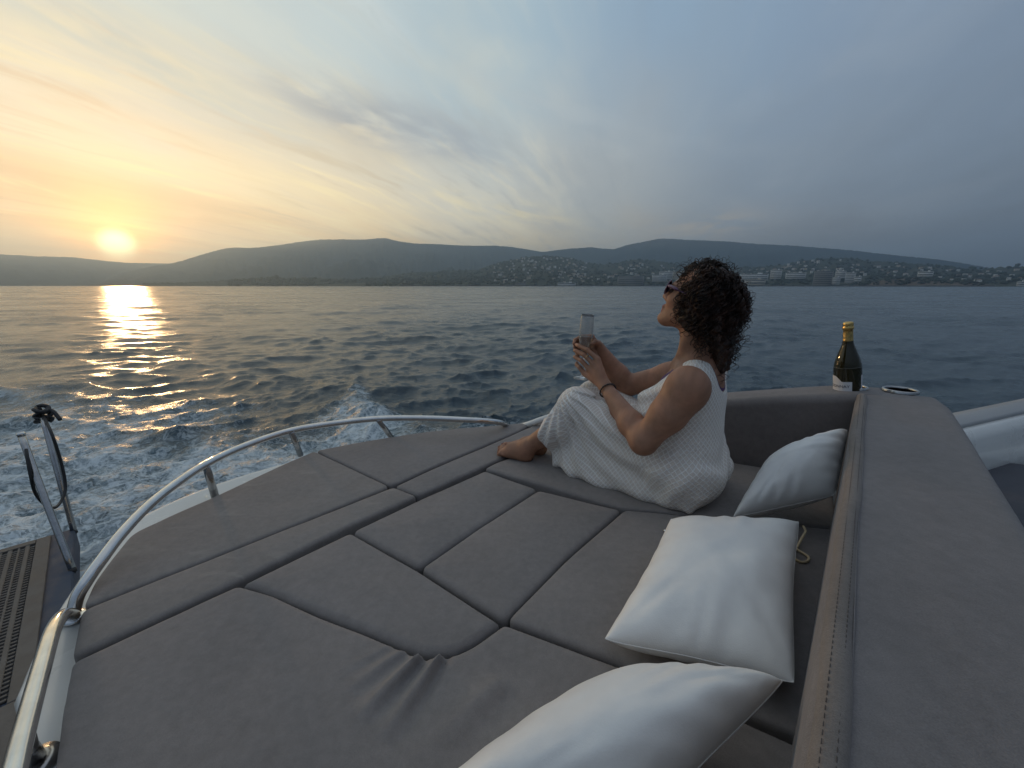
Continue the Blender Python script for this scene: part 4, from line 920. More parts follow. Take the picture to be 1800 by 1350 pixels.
# ================================================================== pillows
m, t, b = material("white_leatherette"); co = t.n.new('ShaderNodeTexCoord').outputs['Object']
n = t.noise(co, 6, 4, 0.6); n2 = t.noise(co, 420, 3, 0.6); dirt = t.sstep(t.noise(co, 190, 2), 0.76, 0.82)
t.put(b.inputs['Base Color'], t.mix(t.m('MULTIPLY', dirt, 0.3), t.mix(t.sstep(n, 0.3, 0.7), (0.70, 0.70, 0.69, 1), (0.78, 0.78, 0.76, 1)), (0.3, 0.28, 0.25, 1)))
setb(t, b, Roughness=t.sstep(n, 0.3, 0.7, 0.40, 0.52)); b.inputs['Specular IOR Level'].default_value = 0.4
t.put(b.inputs['Normal'], t.bump(t.m('ADD', t.m('MULTIPLY', n2, 0.25), t.m('MULTIPLY', n, 3)), 0.3, 0.004)); m_pil = m
def pillow(label, corners, thick, seed, sag=0.0, pinch=0.055, folds=(), n=56, blunt=0.0, belly=1.0):
    c = [Vector(q) for q in corners]; cen = sum(c, Vector()) / 4
    root = empty("pillow", cen, label, "pillow", "white scatter pillows")
    nrm = ((c[1] - c[0]).cross(c[3] - c[0]) + (c[2] - c[1]).cross(c[0] - c[1])).normalized()
    if nrm.z < 0: nrm = -nrm
    r = np.random.default_rng(seed); u = np.sin(np.linspace(-1, 1, n) * math.pi / 2); U, Vv = np.meshgrid(u, u, indexing='ij')
    def base(U, Vv):
        # edges curve in between the corners
        pu = 1 - pinch * (1 - Vv ** 2); pv = 1 - pinch * (1 - U ** 2); a = (U * pu + 1) / 2; b_ = (Vv * pv + 1) / 2
        q = [(1 - a) * (1 - b_), a * (1 - b_), a * b_, (1 - a) * b_]
        X = sum(np.asarray(q[i])[..., None] * np.array(c[i]) for i in range(4))
        k0 = (U ** 2 * Vv ** 2) ** 2.0; X = X + (np.array(cen) - X) * (0.05 * k0)[..., None]
        if blunt:                 # the corner tucked under is blunt and full
            k_ = (np.clip(-U, 0, 1) * np.clip(Vv, 0, 1)) ** 2.2; X = X + (np.array(cen) - X) * (blunt * k_)[..., None]
        return X + np.array(nrm) * (sag * (U ** 2 + Vv ** 2) / 2)[..., None]
    Bs = base(U, Vv)
    th = np.clip(1 - np.abs(U) ** 2.4, 0, 1) ** 0.52 * np.clip(1 - np.abs(Vv) ** 2.4, 0, 1) ** 0.52
    wr = fbm(U * 1.5 + seed, Vv * 1.5, 3) * 0.18
    rad = np.zeros_like(U)
    for (cu, cv, ang, ln, wdt, am) in folds:
        s = (U - cu) * math.cos(ang) + (Vv - cv) * math.sin(ang); tt_ = -(U - cu) * math.sin(ang) + (Vv - cv) * math.cos(ang)
        rad += am * np.exp(-(tt_ / wdt) ** 2) * np.clip(s / ln + 0.15, 0, 1) ** 0.5 * np.clip(1.15 - s / ln, 0, 1)
    edgew = 0.055 * np.sin(U * 15 + seed + 2 * np.sin(U * 5)) * np.abs(Vv) ** 3 * (1 - np.abs(U) ** 4) + 0.055 * np.sin(Vv * 19 + seed) * np.abs(U) ** 4 * (1 - np.abs(Vv) ** 4)
    top = Bs + np.array(nrm) * (thick * (th * (1 + wr) + (rad + edgew) * th ** 0.5))[..., None]
    bot = Bs - np.array(nrm) * (thick * belly * th * (1 - wr * 0.5) + thick * 0.5 * edgew * th ** 0.5)[..., None]
    V = np.vstack([top.reshape(-1, 3), bot.reshape(-1, 3)]); i = np.arange(n - 1)[:, None]; j = np.arange(n - 1)[None, :]
    F1 = np.stack([i * n + j, (i + 1) * n + j, (i + 1) * n + j + 1, i * n + j + 1], -1).reshape(-1, 4); F2 = F1[:, ::-1] + n * n
    me = np_mesh("cover", V, np.vstack([F1, F2])); bm = bmesh.new(); bm.from_mesh(me); bmesh.ops.remove_doubles(bm, verts=bm.verts, dist=1e-5); bmesh.ops.recalc_face_normals(bm, faces=bm.faces); bm.to_mesh(me); bm.free()
    link("cover", me, m_pil, root)
    ring = [Vector(Bs[k, 0]) for k in range(n)] + [Vector(Bs[-1, k]) for k in range(1, n)] + [Vector(Bs[k, -1]) for k in range(n - 2, -1, -1)] + [Vector(Bs[0, k]) for k in range(n - 2, 0, -1)]
    tube("seam_piping", ring, 0.0012, m_pil, root, 6, True)
    return root, Bs, nrm
pillow("white pillow leaning into the backrest corner, farthest of the three", [P(1284, 912, 0.035), P(1469, 872, 0.125), P(1493, 752, 0.262), P(1350, 803, 0.18)], 0.092, 3, 0.0, 0.02,
       [(-0.55, -0.9, 1.3, 0.9, 0.07, -0.10), (-0.2, -0.95, 1.8, 0.8, 0.06, -0.09), (0.2, -0.95, 2.0, 0.7, 0.06, -0.07), (0.9, 0.4, 2.9, 1.3, 0.10, -0.10), (0.9, 0.1, 3.0, 1.5, 0.08, 0.08)])
pz, Bs2, _ = pillow("white pillow lying flat between the other two with a zip pull showing", [P(1052, 1138, 0.045), P(1402, 1222, 0.055), P(1408, 920, 0.085), P(1176, 915, 0.085)], 0.082, 11, 0.012, 0.085,
       [(-0.15, -0.95, 1.6, 0.30, 0.06, -0.09), (-0.75, -0.8, 0.8, 0.5, 0.08, -0.10), (0.85, -0.8, 2.4, 0.6, 0.08, -0.1), (0.9, 0.2, 3.3, 0.9, 0.12, -0.07)])
pillow("white pillow nearest the camera, cut off by the bottom edge", [P(590, 1520, 0.03), P(1050, 1530, 0.05), P(1391, 1190, 0.150), P(1068, 1168, 0.075)], 0.095, 23, 0.0, 0.02,
       [(0.8, 0.75, 3.5, 0.5, 0.08, -0.10), (0.7, 0.9, 3.9, 0.5, 0.05, -0.06)], blunt=0.30)
zp = P(1171, 933, 0.085); tube("zip_pull", [P(1181, 931, 0.09), P(1176, 932, 0.091), P(1167, 934, 0.09)], [0.0016, 0.003, 0.004], m_steel, pz, 8)
# pale cord looped on the seat beside the pillow
cd = tube("cord", catmull([P(1412, 925, 0.03), P(1416, 934, 0.03), P(1410, 945, 0.022), P(1402, 960, 0.012), P(1396, 972, 0.008), P(1398, 982, 0.006), P(1409, 988, 0.006), P(1420, 986, 0.006), P(1421, 979, 0.006), P(1413, 973, 0.007), P(1403, 967, 0.009), P(1396, 960, 0.012), P(1391, 950, 0.02)], 8), 0.0032, plain("cream_cord", (0.55, 0.44, 0.28), 0.8, bump=0.2, bscale=400), None, 8)
tag(cd, "loop of cream cord on the dark seat behind the middle pillow", "cord")
# ================================================================== the woman
BF, BL_, BO = np.array([-.80, .60, 0]), np.array([-.6, -.8, 0]), np.array([.62, 1.36, 0])     # facing, her left, seat point
CC = np.array([0, 0, H])
def J(px, py, l):             # sight line meets a plane at side offset l -> (front, left, up) in her own frame
    dd = ray(px, py); t = (l - (CC - BO) @ BL_) / (dd @ BL_); q = CC + dd * t - BO; return np.array([q @ BF, q @ BL_, q[2]])
def JZ(px, py, u):
    dd = ray(px, py); t = (u - H) / dd[2]; q = CC + dd * t - BO; return np.array([q @ BF, q @ BL_, q[2]])
woman = empty("person", tuple(BO), "barefoot woman with dark curly hair and white net dress, raising a champagne glass", "person", None, math.atan2(.6, -.8))
def wlink(name, me, mat, parent=woman, smooth=True):
    me.materials.append(mat); o = bpy.data.objects.new(name, me); COL.objects.link(o); o.parent = parent
    if smooth: me.polygons.foreach_set('use_smooth', np.ones(len(me.polygons), bool))
    return o
A3 = lambda *v: np.array(v, float)
# joints
shL, elL, wrL = A3(-.022, .168, .418), J(1131, 776, .225), J(1066, 683, .065)
shR, elR, wrR = A3(-.005, -.165, .425), J(1100, 678, -.13), J(1053, 613, -.055)
hipL, hipR = A3(.0, .095, .105), A3(.0, -.095, .105)
knL, knR = J(1014, 713, .095), A3(.40, -.075, .262)
heL, toL = JZ(934, 812, 0.0), JZ(873, 796, 0.0)
heR, toR = JZ(957, 801, 0.0), JZ(894, 783, 0.0)
anL = J(927, 787, heL[1] + 0.0); anL[2] = max(anL[2], .062)
anR = heR + (toR - heR) * 0.16 + A3(0, 0, .068)
def hdir(a, b): v = b - a; v[2] = 0; return v / np.linalg.norm(v)

HM = np.array(Matrix.Rotation(R(-23), 3, 'Y')) @ np.array(Matrix.Rotation(R(-7), 3, 'Z'))       # head tipped back, turned a little away
HC = A3(-.003, 0, .694)
def hp(x, y, z): return HC + HM @ A3(x, y, z)
def torso(F, k=0.03, grow=0.0):
    F.ell((-.005, 0, .105), (.128 + grow, .180 + grow, .105 + grow), k=0)
    F.ell((-.035, .075, .085), (.095 + grow, .090 + grow, .085 + grow), k=k); F.ell((-.035, -.075, .085), (.095 + grow, .090 + grow, .085 + grow), k=k)
    F.ell((.015, 0, .215), (.118 + grow, .146 + grow, .12 + grow), k=0.05)
    F.ell((.055, 0, .17), (.105 + grow, .125 + grow, .10 + grow), k=0.05)
    F.ell((.006, 0, .345), (.104 + grow, .142 + grow, .125 + grow), k=0.05)
    for s in (1, -1):
        F.ell((.088, .068 * s, .298), (.074 + grow, .066 + grow, .074 + grow), k=0.035)
        F.cone((-.02, .06 * s, .435), (-.018, .135 * s, .412), .048 + grow, .052 + grow, k=0.045)
def neck(F):
    F.cone((-.020, 0, .43), (.012, 0, .60), .064, .051, k=0.04)
    for s in (1, -1): F.cone((.058, .012 * s, .462), (-.005, .055 * s, .60), .010, .012, k=0.03)
    for s in (1, -1): F.cone((.055, .02 * s, .452), (.0, .13 * s, .452), .008, .010, k=0.03)
def hand(F, wr, el, kn, pip, dip, tip, thumb, palm_n, r=0.0088):
    # kn: four knuckles; palm spans wrist to knuckles
    for q in range(4):
        F.cone(wr + (kn[q] - wr) * 0.12, kn[q], .0145, .0108, k=0.014)
        F.cone(kn[q], pip[q], r * 1.08, r, k=0.006); F.cone(pip[q], dip[q], r, r * .93, k=0.003); F.cone(dip[q], tip[q], r * .93, r * .78, k=0.003)
    F.cone(wr + (thumb[0] - wr) * .2, thumb[0], .017, .0135, k=0.014); F.cone(thumb[0], thumb[1], .0125, .0098, k=0.006); F.cone(thumb[1], thumb[2], .0098, .0078, k=0.004)
# the glass first: the hands close on it
gb, gr = J(1024, 665, .004), J(1033, 553, .004)
gax = (gr - gb) / np.linalg.norm(gr - gb); GH = np.linalg.norm(gr - gb)
glp = lambda t: gb + gax * GH * t
def build_body():
    F = Field((-.20, -.31, -.03), (.90, .34, .83), .0033)
    torso(F); neck(F)
    # head
    F.ell(HC + HM @ A3(-.002, 0, .006), (.092, .073, .085), HM, k=0.03)
    F.ell(hp(.032, 0, -.045), (.066, .060, .085), HM, k=0.03)
    F.cone(hp(.045, 0, -.09), hp(.074, 0, -.122), .040, .022, k=0.025)
    for s in (1, -1):
        F.cone(hp(-.005, .056 * s, -.075), hp(.066, .018 * s, -.122), .017, .017, k=0.03)          # jaw
        F.ell(hp(.060, .034 * s, -.052), (.027, .026, .024), HM, k=0.02)                              # cheek
        F.ell(hp(.078, .030 * s, -.008), (.018, .026, .010), HM, k=0.016)                             # brow
        F.ell(hp(.096, .012 * s, -.064), (.011, .007, .008), HM, k=0.006)                             # nostril wing
        F.ell(hp(-.008, .076 * s, -.03), (.016, .007, .028), HM, k=0.008)                             # ear
    F.cone(hp(.088, 0, -.012), hp(.112, 0, -.058), .0085, .0105, k=0.012)                             # nose
    F.cone(hp(.093, -.018, -.088), hp(.093, .018, -.088), .0068, .0068, k=0.008)                      # upper lip
    F.cone(hp(.090, -.016, -.101), hp(.090, .016, -.101), .0074, .0074, k=0.007)                      # lower lip
    F.ell(hp(.082, 0, -.128), (.018, .020, .015), HM, k=0.016)                                        # chin
    for s in (1, -1): F.ell(hp(.084, .031 * s, -.025), (.012, .016, .009), HM, k=0.008, cut=True)     # eye socket
    for s in (1, -1): F.ell(hp(.072, .031 * s, -.026), (.012, .012, .012), HM, k=0.003)               # eyeball under the glasses
    # arms
    for sh, el, wr, s in ((shL, elL, wrL, 1), (shR, elR, wrR, -1)):
        F.ell(sh + A3(.004, .006 * s, -.012), (.060, .056, .066), k=0.04)
        m1 = sh + (el - sh) * .45; F.cone(sh, m1 + A3(-.004, 0, -.004), .056, .053, k=0.03); F.cone(m1 + A3(-.004, 0, -.004), el, .052, .041, k=0.03)
        m2 = el + (wr - el) * .3; F.cone(el, m2, .041, .042, k=0.02); F.cone(m2, wr, .041, .0245, k=0.02)
    # legs
    for hp_, kn, an, he, to in ((hipL, knL, anL, heL, toL), (hipR, knR, anR, heR, toR)):
        F.cone(hp_, kn, .080, .056, k=0.03)
        m2 = kn + (an - kn) * .35 + A3(-.018, 0, -.014); F.cone(kn, m2, .052, .050, k=0.03); F.cone(m2, an, .050, .030, k=0.03)
        d_ = hdir(he, to); side = np.cross(A3(0, 0, 1), d_); L_ = np.linalg.norm((to - he)[:2]); h0 = he.copy(); h0[2] = 0
        F.ell(h0 + d_ * .020 + A3(0, 0, .027), (.027, .026, .027), k=0.012)
        F.cone(an, h0 + d_ * .025 + A3(0, 0, .032), .029, .024, k=0.02)
        for w_ in (-.018, .0, .018): F.cone(h0 + d_ * .04 + side * w_ * .5 + A3(0, 0, .040 if w_ == 0 else .028), h0 + d_ * (L_ - .042) + side * w_ * 1.25 + A3(0, 0, .017), .026, .0150, k=0.016)
        F.cone(an + A3(0, 0, -.005), h0 + d_ * .10 + A3(0, 0, .040), .026, .022, k=0.03)
        sgn = 1 if hp_ is hipL else -1                                                                # big toe lies inward
        F.ell(an + side * .026 + A3(0, 0, -.012), (.010, .010, .010), k=0.014); F.ell(an - side * .026 + A3(0, 0, -.008), (.010, .010, .010), k=0.014)
        for q in range(5):
            w_ = (-.034 + .0168 * q) * sgn; ln = (.046, .043, .039, .034, .028)[q]; rr_ = (.0105, .0076, .0072, .0069, .0068)[q]
            b_ = h0 + d_ * (L_ - .040 - .005 * q) + side * w_ + A3(0, 0, .016)
            F.cone(b_, b_ + d_ * ln * .6 + A3(0, 0, .004), rr_, rr_, k=0.004); F.cone(b_ + d_ * ln * .6 + A3(0, 0, .004), b_ + d_ * ln + A3(0, 0, -.004), rr_, rr_ * .95, k=0.002)
            TOES.append((b_ + d_ * (ln + .001) + A3(0, 0, .006), rr_ * 1.15))
    # left hand: back of the hand towards us, fingers round the bowl and stem
    KL = [J(1051, 632, .036), J(1043, 640, .040), J(1035, 648, .040), J(1028, 657, .036)]
    PL = [J(1032, 615, .036), J(1027, 624, .040), J(1022, 634, .038), J(1019, 646, .034)]
    DL = [J(1018, 608, .022), J(1013, 617, .024), J(1012, 628, .022), J(1014, 641, .020)]
    TL = [J(1013, 606, .000), J(1010, 616, .002), J(1010, 627, .002), J(1014, 638, .002)]
    hand(F, wrL, elL, KL, PL, DL, TL, [J(1056, 650, .010), J(1049, 628, -.018), J(1041, 614, -.030)], None)
    # right hand: behind the glass, finger ends showing on its far side
    KR = [J(1040, 592, -.050), J(1036, 598, -.056), J(1033, 606, -.058), J(1032, 614, -.056)]
    PR = [J(1022, 592, -.046), J(1020, 601, -.050), J(1020, 610, -.050), J(1021, 618, -.046)]
    DR = [J(1011, 598, -.032), J(1011, 606, -.036), J(1012, 614, -.034), J(1015, 622, -.032)]
    TR = [J(1009, 604, -.014), J(1010, 610, -.018), J(1012, 618, -.018), J(1016, 626, -.018)]
    hand(F, wrR, elR, KR, PR, DR, TR, [J(1051, 604, -.030), J(1046, 601, .004), J(1041, 604, .022)], None)
    global FINGERTIPS; FINGERTIPS = TL + TR
    return F.mesh()
TOES = []; FINGERTIPS = []
V, Fq = build_body(); me = np_mesh("body", V, Fq)
col = np.tile(np.array([.325, .168, .106, 1.0]), (len(V), 1)); bl = np.clip(fbm(V[:, 0] * 22, V[:, 2] * 22 + V[:, 1] * 9, 4) * 1.2, -.3, .3)[:, None]; bl2 = np.clip(fbm(V[:, 0] * 70 + 5, V[:, 2] * 70 + V[:, 1] * 40, 3) * 1.3, -.3, .3)[:, None]; col[:, :3] *= 1 + .45 * bl + .30 * bl2; col[:, 1:2] *= 1 - .12 * bl; col[:, 2:3] *= 1 - .15 * bl
def tint(c, r, rgb, k=1.0):
    d_ = np.linalg.norm(V - c, axis=1); w_ = np.clip((r - d_) / (r * .25), 0, 1)[:, None] * k; col[:, :3] = col[:, :3] * (1 - w_) + np.array(rgb) * w_
for c_, r_ in TOES: tint(c_, r_ * .92, (.07, .008, .018))
for c_ in FINGERTIPS: tint(c_, .007, (.42, .20, .16), .6)
hl_ = (V - HC) @ HM; lips = (np.abs(hl_[:, 1]) < .024) & (hl_[:, 0] > .084) & (hl_[:, 2] < -.081) & (hl_[:, 2] > -.108); col[lips, :3] = (.30, .085, .075)
attr_col(me, "tone", col)
m, t, b = material("skin"); a_ = t.n.new('ShaderNodeAttribute'); a_.attribute_name = "tone"; co = t.n.new('ShaderNodeTexCoord').outputs['Object']
t.put(b.inputs['Base Color'], a_.outputs['Color']); setb(t, b, Roughness=t.sstep(t.noise(co, 40, 4), .3, .7, .52, .66)); b.inputs['Specular IOR Level'].default_value = .35; b.inputs['Subsurface Weight'].default_value = 0.14; b.inputs['Subsurface Radius'].default_value = (.012, .005, .003); b.inputs['Subsurface Scale'].default_value = 0.6
t.put(b.inputs['Normal'], t.bump(t.noise(co, 260, 4, 0.6), 0.12, 0.002)); m_skin = m
wlink("body", me, m_skin)

# --- dress
def dress_cut(F, lo, hi, nk=0.0, ah=0.0):
    # neck opening front and back, arm holes
    F.ell((.075, 0, .505), (.115 - nk, .086 - nk * .7, .125 - nk * 2), k=0.006, cut=True)
    F.ell((-.105, 0, .485), (.075 - nk, .080 - nk * .7, .105 - nk * 1.6), k=0.006, cut=True)
    F.ell((-.01, 0, .52), (.15, .078 - nk * .7, .075 - nk), k=0.006, cut=True)
    for s in (1, -1):
        F.ell((-.004, .196 * s, .375), (.088 - ah, .078 - ah, .105 - ah), k=0.006, cut=True)
F = Field((-.20, -.26, -.012), (.62, .26, .50), .0036)
torso(F, grow=.0075)
for kn, hp_, an in ((knL, hipL, anL), (knR, hipR, anR)):
    F.cone(hp_, kn, .092, .066, k=0.04); F.cone(kn, kn + (an - kn) * .35 + A3(-.018, 0, -.014), .066, .0625, k=0.03); F.cone(kn + (an - kn) * .35 + A3(-.018, 0, -.014), kn + (an - kn) * .75, .0625, .056, k=0.03)
prof2 = [(.530, .165), (.507, .10), (.488, .05), (.478, .0), (.30, -.012), (-.07, -.012), (-.10, .06), (-.06, .16), (.06, .21), (.22, .24), (.36, .295), (.43, .305), (.475, .255)]
q, X, Y, Z = F.sl(F.lo, F.lo + F.h * F.n)
P2 = wpoly_sdf(*np.meshgrid(F.ax[0], F.ax[2], indexing='ij'), prof2)[:, None, :]
wid = .150 + .035 * np.clip((.22 - Z) / .22, 0, 1) - .05 * np.clip((X - .36) / .15, 0, 1) - .012 * np.clip((Z - .18) / .1, 0, 1)
rr_ = .045; qx = P2 + rr_; ql = np.abs(Y + .006) - wid + rr_
skirt = np.minimum(np.maximum(qx, ql), 0) + np.sqrt(np.maximum(qx, 0) ** 2 + np.maximum(ql, 0) ** 2) - rr_
hh = np.maximum(.035 - np.abs(F.D - skirt), 0) / .035; F.D = (np.minimum(F.D, skirt) - hh * hh * .035 / 4).astype(np.float32)
# hanging folds fan out from the knee, creases gather at the lap
th_ = np.arctan2(Z - .34, X - .46); rad_ = np.sqrt((X - .46) ** 2 + (Z - .34) ** 2)
fold = np.sin(th_ * 26 + 2.2 * np.sin(rad_ * 14 + 1) + Y * 14) * .0062 * np.clip(rad_ / .14, 0, 1) * np.clip((X + .02) / .1, 0, 1)
fold = fold + .0045 * np.sin(X * 60 + Z * 38 + 3 * np.sin(Y * 25)) * np.clip((.26 - Z) / .1, 0, 1) * np.clip((.10 - X) / .1, 0, 1)
lap = np.exp(-((Z - .19 + .25 * (X - .05)) / .012) ** 2) * np.exp(-((X - .05) / .07) ** 2) * .006 + np.exp(-((Z - .155 + .5 * (X - .03)) / .010) ** 2) * np.exp(-((X - .02) / .08) ** 2) * .005
F.D = (F.D + fold + lap).astype(np.float32)
F.D = np.maximum(np.maximum(F.D, (-.002 - Z)), (X - (.468 + .29 * Z + .005 * np.sin(Z * 60))) * .95).astype(np.float32)
dress_cut(F, None, None)
V, Fq = F.mesh(); me = np_mesh("dress", V, Fq)
# lie of the cloth: round the body on the bodice, along and across on the skirt
x_, y_, z_ = V.T; ph_ = np.abs(np.arctan2(y_, x_ - .01)); wt = np.clip((.16 - x_) / .10, 0, 1) * np.clip((z_ - .02) / .10, 0, 1); wt = wt * wt * (3 - 2 * wt)
nu = x_ * (1 - wt) - .15 * (ph_ - math.pi / 2) * wt; nv = z_ + np.maximum(0, .125 - np.abs(y_)) * np.clip((x_ - .08) / .1, 0, 1) * .8
nv = nv + .25 * x_ * np.clip((x_ - .05) / .3, 0, 1)
wf = np.clip((x_ - .40) / .08, 0, 1); nu = nu + wf * .9 * (.125 - np.abs(y_)); nv = nv - wf * .8 * np.maximum(0, .125 - np.abs(y_))
attr(me, "net_u", nu); attr(me, "net_v", nv)
m, t, b = material("white_net_cloth"); co = t.n.new('ShaderNodeTexCoord').outputs['Object']
wob = t.scale(t.vm('SUBTRACT', t.noise(co, 26, 3, out=1), (0.5, 0.5, 0.5)), 0.006); cw = t.vm('ADD', co, wob)
au = t.n.new('ShaderNodeAttribute'); au.attribute_name = 'net_u'; av = t.n.new('ShaderNodeAttribute'); av.attribute_name = 'net_v'
wx_, wy_, wz_ = t.sep(wob)
cu_ = t.m('ADD', au.outputs['Fac'], wx_); cv_ = t.m('ADD', av.outputs['Fac'], wz_)
def lines(a, per, wdt):
    s_ = t.m('DIVIDE', t.m('ADD', t.m('MULTIPLY', cu_, a[0]), t.m('MULTIPLY', cv_, a[1])), per); f_ = t.m('ABSOLUTE', t.m('SUBTRACT', t.m('FRACT', s_), 0.5)); return t.sstep(f_, wdt, wdt * 0.4)
net = t.m('MAXIMUM', lines((.74, .67), .0128, .135), lines((-.74, .67), .0128, .135))
knit = t.noise(co, 700, 2, .5)
t.put(b.inputs['Base Color'], t.mix(net, (.68, .62, .56, 1), (.93, .91, .87, 1))); setb(t, b, Roughness=0.85)
b.inputs['Sheen Weight'].default_value = .2; b.inputs['Subsurface Weight'].default_value = 0.1; b.inputs['Subsurface Radius'].default_value = (.01, .008, .006)
t.put(b.inputs['Normal'], t.bump(t.m('ADD', net, t.m('MULTIPLY', knit, .25)), 0.8, 0.0022)); m_dress = m
wlink("dress", me, m_dress)
# --- purple bikini top showing beside the straps
F = Field((-.16, -.22, .30), (.20, .22, .50), .0036); torso(F, grow=.0042)
dress_cut(F, None, None, nk=.011, ah=-.012); F.D = np.maximum(F.D, .385 - F.ax[2][None, None, :]).astype(np.float32)
V, Fq = F.mesh(); wlink("bikini_top", np_mesh("bikini_top", V, Fq), plain("purple_knit", (.075, .022, .11), .7, bump=.2, bscale=300))

# --- hair
m, t, b = material("dark_curly_hair"); co = t.n.new('ShaderNodeTexCoord').outputs['Object']
t.put(b.inputs['Base Color'], t.mix(t.sstep(t.noise(co, 30, 3), .35, .7), (.012, .007, .005, 1), (.055, .024, .013, 1))); setb(t, b, Roughness=0.42); b.inputs['Specular IOR Level'].default_value = .35; m_hair = m
def build_hair():
    r = np.random.default_rng(5); F = Field((-.18, -.15, .40), (.13, .15, .83), .0045)
    F.ell(HC + HM @ A3(-.006, 0, .006), (.088, .082, .084), HM, k=0)
    for s in (1, -1): F.ell(hp(-.026, .060 * s, -.045), (.052, .030, .070), HM, k=.02)
    F.ell((-.052, 0, .60), (.042, .074, .09), k=.03); F.ell((-.078, 0, .51), (.026, .050, .075), k=.03)
    q, X, Y, Z = F.sl(F.lo, F.lo + F.h * F.n)
    F.D = (F.D + .006 * np.sin(X * 130 + 3 * np.sin(Z * 60)) * np.sin(Z * 110 + 2 * np.sin(Y * 70)) + .003 * np.sin(Y * 160)).astype(np.float32)
    # keep the face and throat clear
    F.ell(hp(.105, 0, -.045), (.062, .10, .085), HM, k=.01, cut=True); F.ell(hp(.10, 0, -.14), (.10, .10, .06), HM, k=.01, cut=True)
    V, Fq = F.mesh(); parts = [(V, Fq)]
    def strand(p, out_, ln, hr_, pitch, rad, down, drift, n=30, ph=None):
        path = []; pos = p.copy(); dcur = out_ / np.linalg.norm(out_); ph = r.uniform(0, 6.28) if ph is None else ph; step = ln / n
        for k in range(n):
            g_ = k / n; dcur = dcur + down * A3(0, 0, -1) * (.10 + .22 * g_) + drift * .06; dcur /= np.linalg.norm(dcur); pos = pos + dcur * step
            # keep strands outside the skull and shoulders
            e = (pos - HC) @ HM; e = e / A3(.089, .080, .084)
            ne = np.linalg.norm(e)
            if ne < 1.04: pos = HC + HM @ (e / ne * 1.04 * A3(.089, .080, .084))
            u_ = np.cross(dcur, A3(.3, .2, 1)); u_ /= np.linalg.norm(u_); v_ = np.cross(dcur, u_); a = ph + k * step / pitch * 6.28; h_ = hr_ * min(1, .25 + 1.6 * g_)
            path.append(pos + (u_ * math.cos(a) + v_ * math.sin(a)) * h_)
        return tube_data(path, np.linspace(rad, rad * .45, n), 4, cap=False)
    cnt = 0
    locks = []
    while len(locks) < 150:
        a = r.uniform(-math.pi, math.pi); z = r.uniform(-.75, 1.0); s_ = math.sqrt(1 - z * z)
        locks.append((A3(s_ * math.cos(a), s_ * math.sin(a), z), r.normal(size=3), r.uniform(.6, 1.25), r.uniform(.0045, .0105), r.uniform(.022, .040), r.uniform(0, 6.28), r.uniform(.7, 1.3), r.normal(size=3)))
    while cnt < 1300:
        le, lj, lln, lhr, lpt, lph, ldn, ldr = locks[r.integers(len(locks))]
        e = le + r.normal(size=3) * .075; e = e / np.linalg.norm(e)
        if e[0] > .34 and e[2] < .44 - .15 * abs(e[1]): continue
        if e[0] > .12 and e[2] < -.1: continue
        p = HC + HM @ (e * A3(.089, .080, .084) + A3(-.004, 0, .006)); nrm = HM @ (e / A3(.089, .080, .084)); nrm /= np.linalg.norm(nrm)
        back = e[0] < -.1
        ln = r.uniform(.05, .11) if e[2] > -.15 else (r.uniform(.09, .18) if back else r.uniform(.05, .10))
        if e[2] > .6: ln *= r.uniform(.4, .8)
        out_ = nrm * .48 + A3(-.15 if e[0] < .3 else .12, 0, .0) + lj * .30 + r.normal(size=3) * .07; ln *= lln
        if e[0] > .15: ln *= .8
        parts.append(strand(p, out_, ln, lhr * r.uniform(.85, 1.15), lpt * r.uniform(.97, 1.03), r.uniform(.0012, .0026), ldn, A3(-.15, .0, 0) + ldr * .5 + r.normal(size=3) * .08, n=32, ph=lph + r.normal() * .35)); cnt += 1
    for k in range(260):      # frizz
        a = r.uniform(-math.pi, math.pi); z = r.uniform(-.6, 1.0); s_ = math.sqrt(1 - z * z); e = A3(s_ * math.cos(a), s_ * math.sin(a), z)
        if e[0] > .3 and e[2] < .5: continue
        p = HC + HM @ (e * 1.08 * A3(.089, .080, .084)); nrm = HM @ e
        parts.append(strand(p, nrm + r.normal(size=3) * .6, r.uniform(.03, .07), r.uniform(.003, .008), r.uniform(.012, .03), r.uniform(.0006, .0010), r.uniform(.3, 1.0), r.normal(size=3) * .6, n=22))
    # loose single curls standing off the outline
    for px, py, l, dr in ((1306, 515, .01, A3(-1, 0, .25)), (1225, 476, .03, A3(.6, 0, .7)), (1214, 484, .05, A3(.7, .2, .2)), (1210, 496, .06, A3(.6, .2, -.4)), (1222, 474, -.01, A3(.7, 0, .3)), (1300, 590, .02, A3(-.8, 0, -.2)), (1285, 625, .03, A3(-.6, .2, -.5)), (1200, 545, .075, A3(.6, .2, -.7)), (1206, 575, .07, A3(.6, .1, -.8)), (1198, 520, .075, A3(.5, .2, -.6)), (1238, 600, .06, A3(.4, .2, -1)), (1270, 640, .03, A3(-.1, .2, -1)), (1278, 470, .0, A3(-.7, 0, .6))):
        p = J(px, py, l)
        for k in range(3): parts.append(strand(p + r.normal(size=3) * .006, dr + r.normal(size=3) * .25, r.uniform(.03, .06), r.uniform(.007, .012), r.uniform(.02, .035), r.uniform(.0009, .0016), .5, dr * .4, n=30))
    return join_data(parts)
V, Fq = build_hair(); wlink("hair", np_mesh("hair", V, Fq), m_hair)

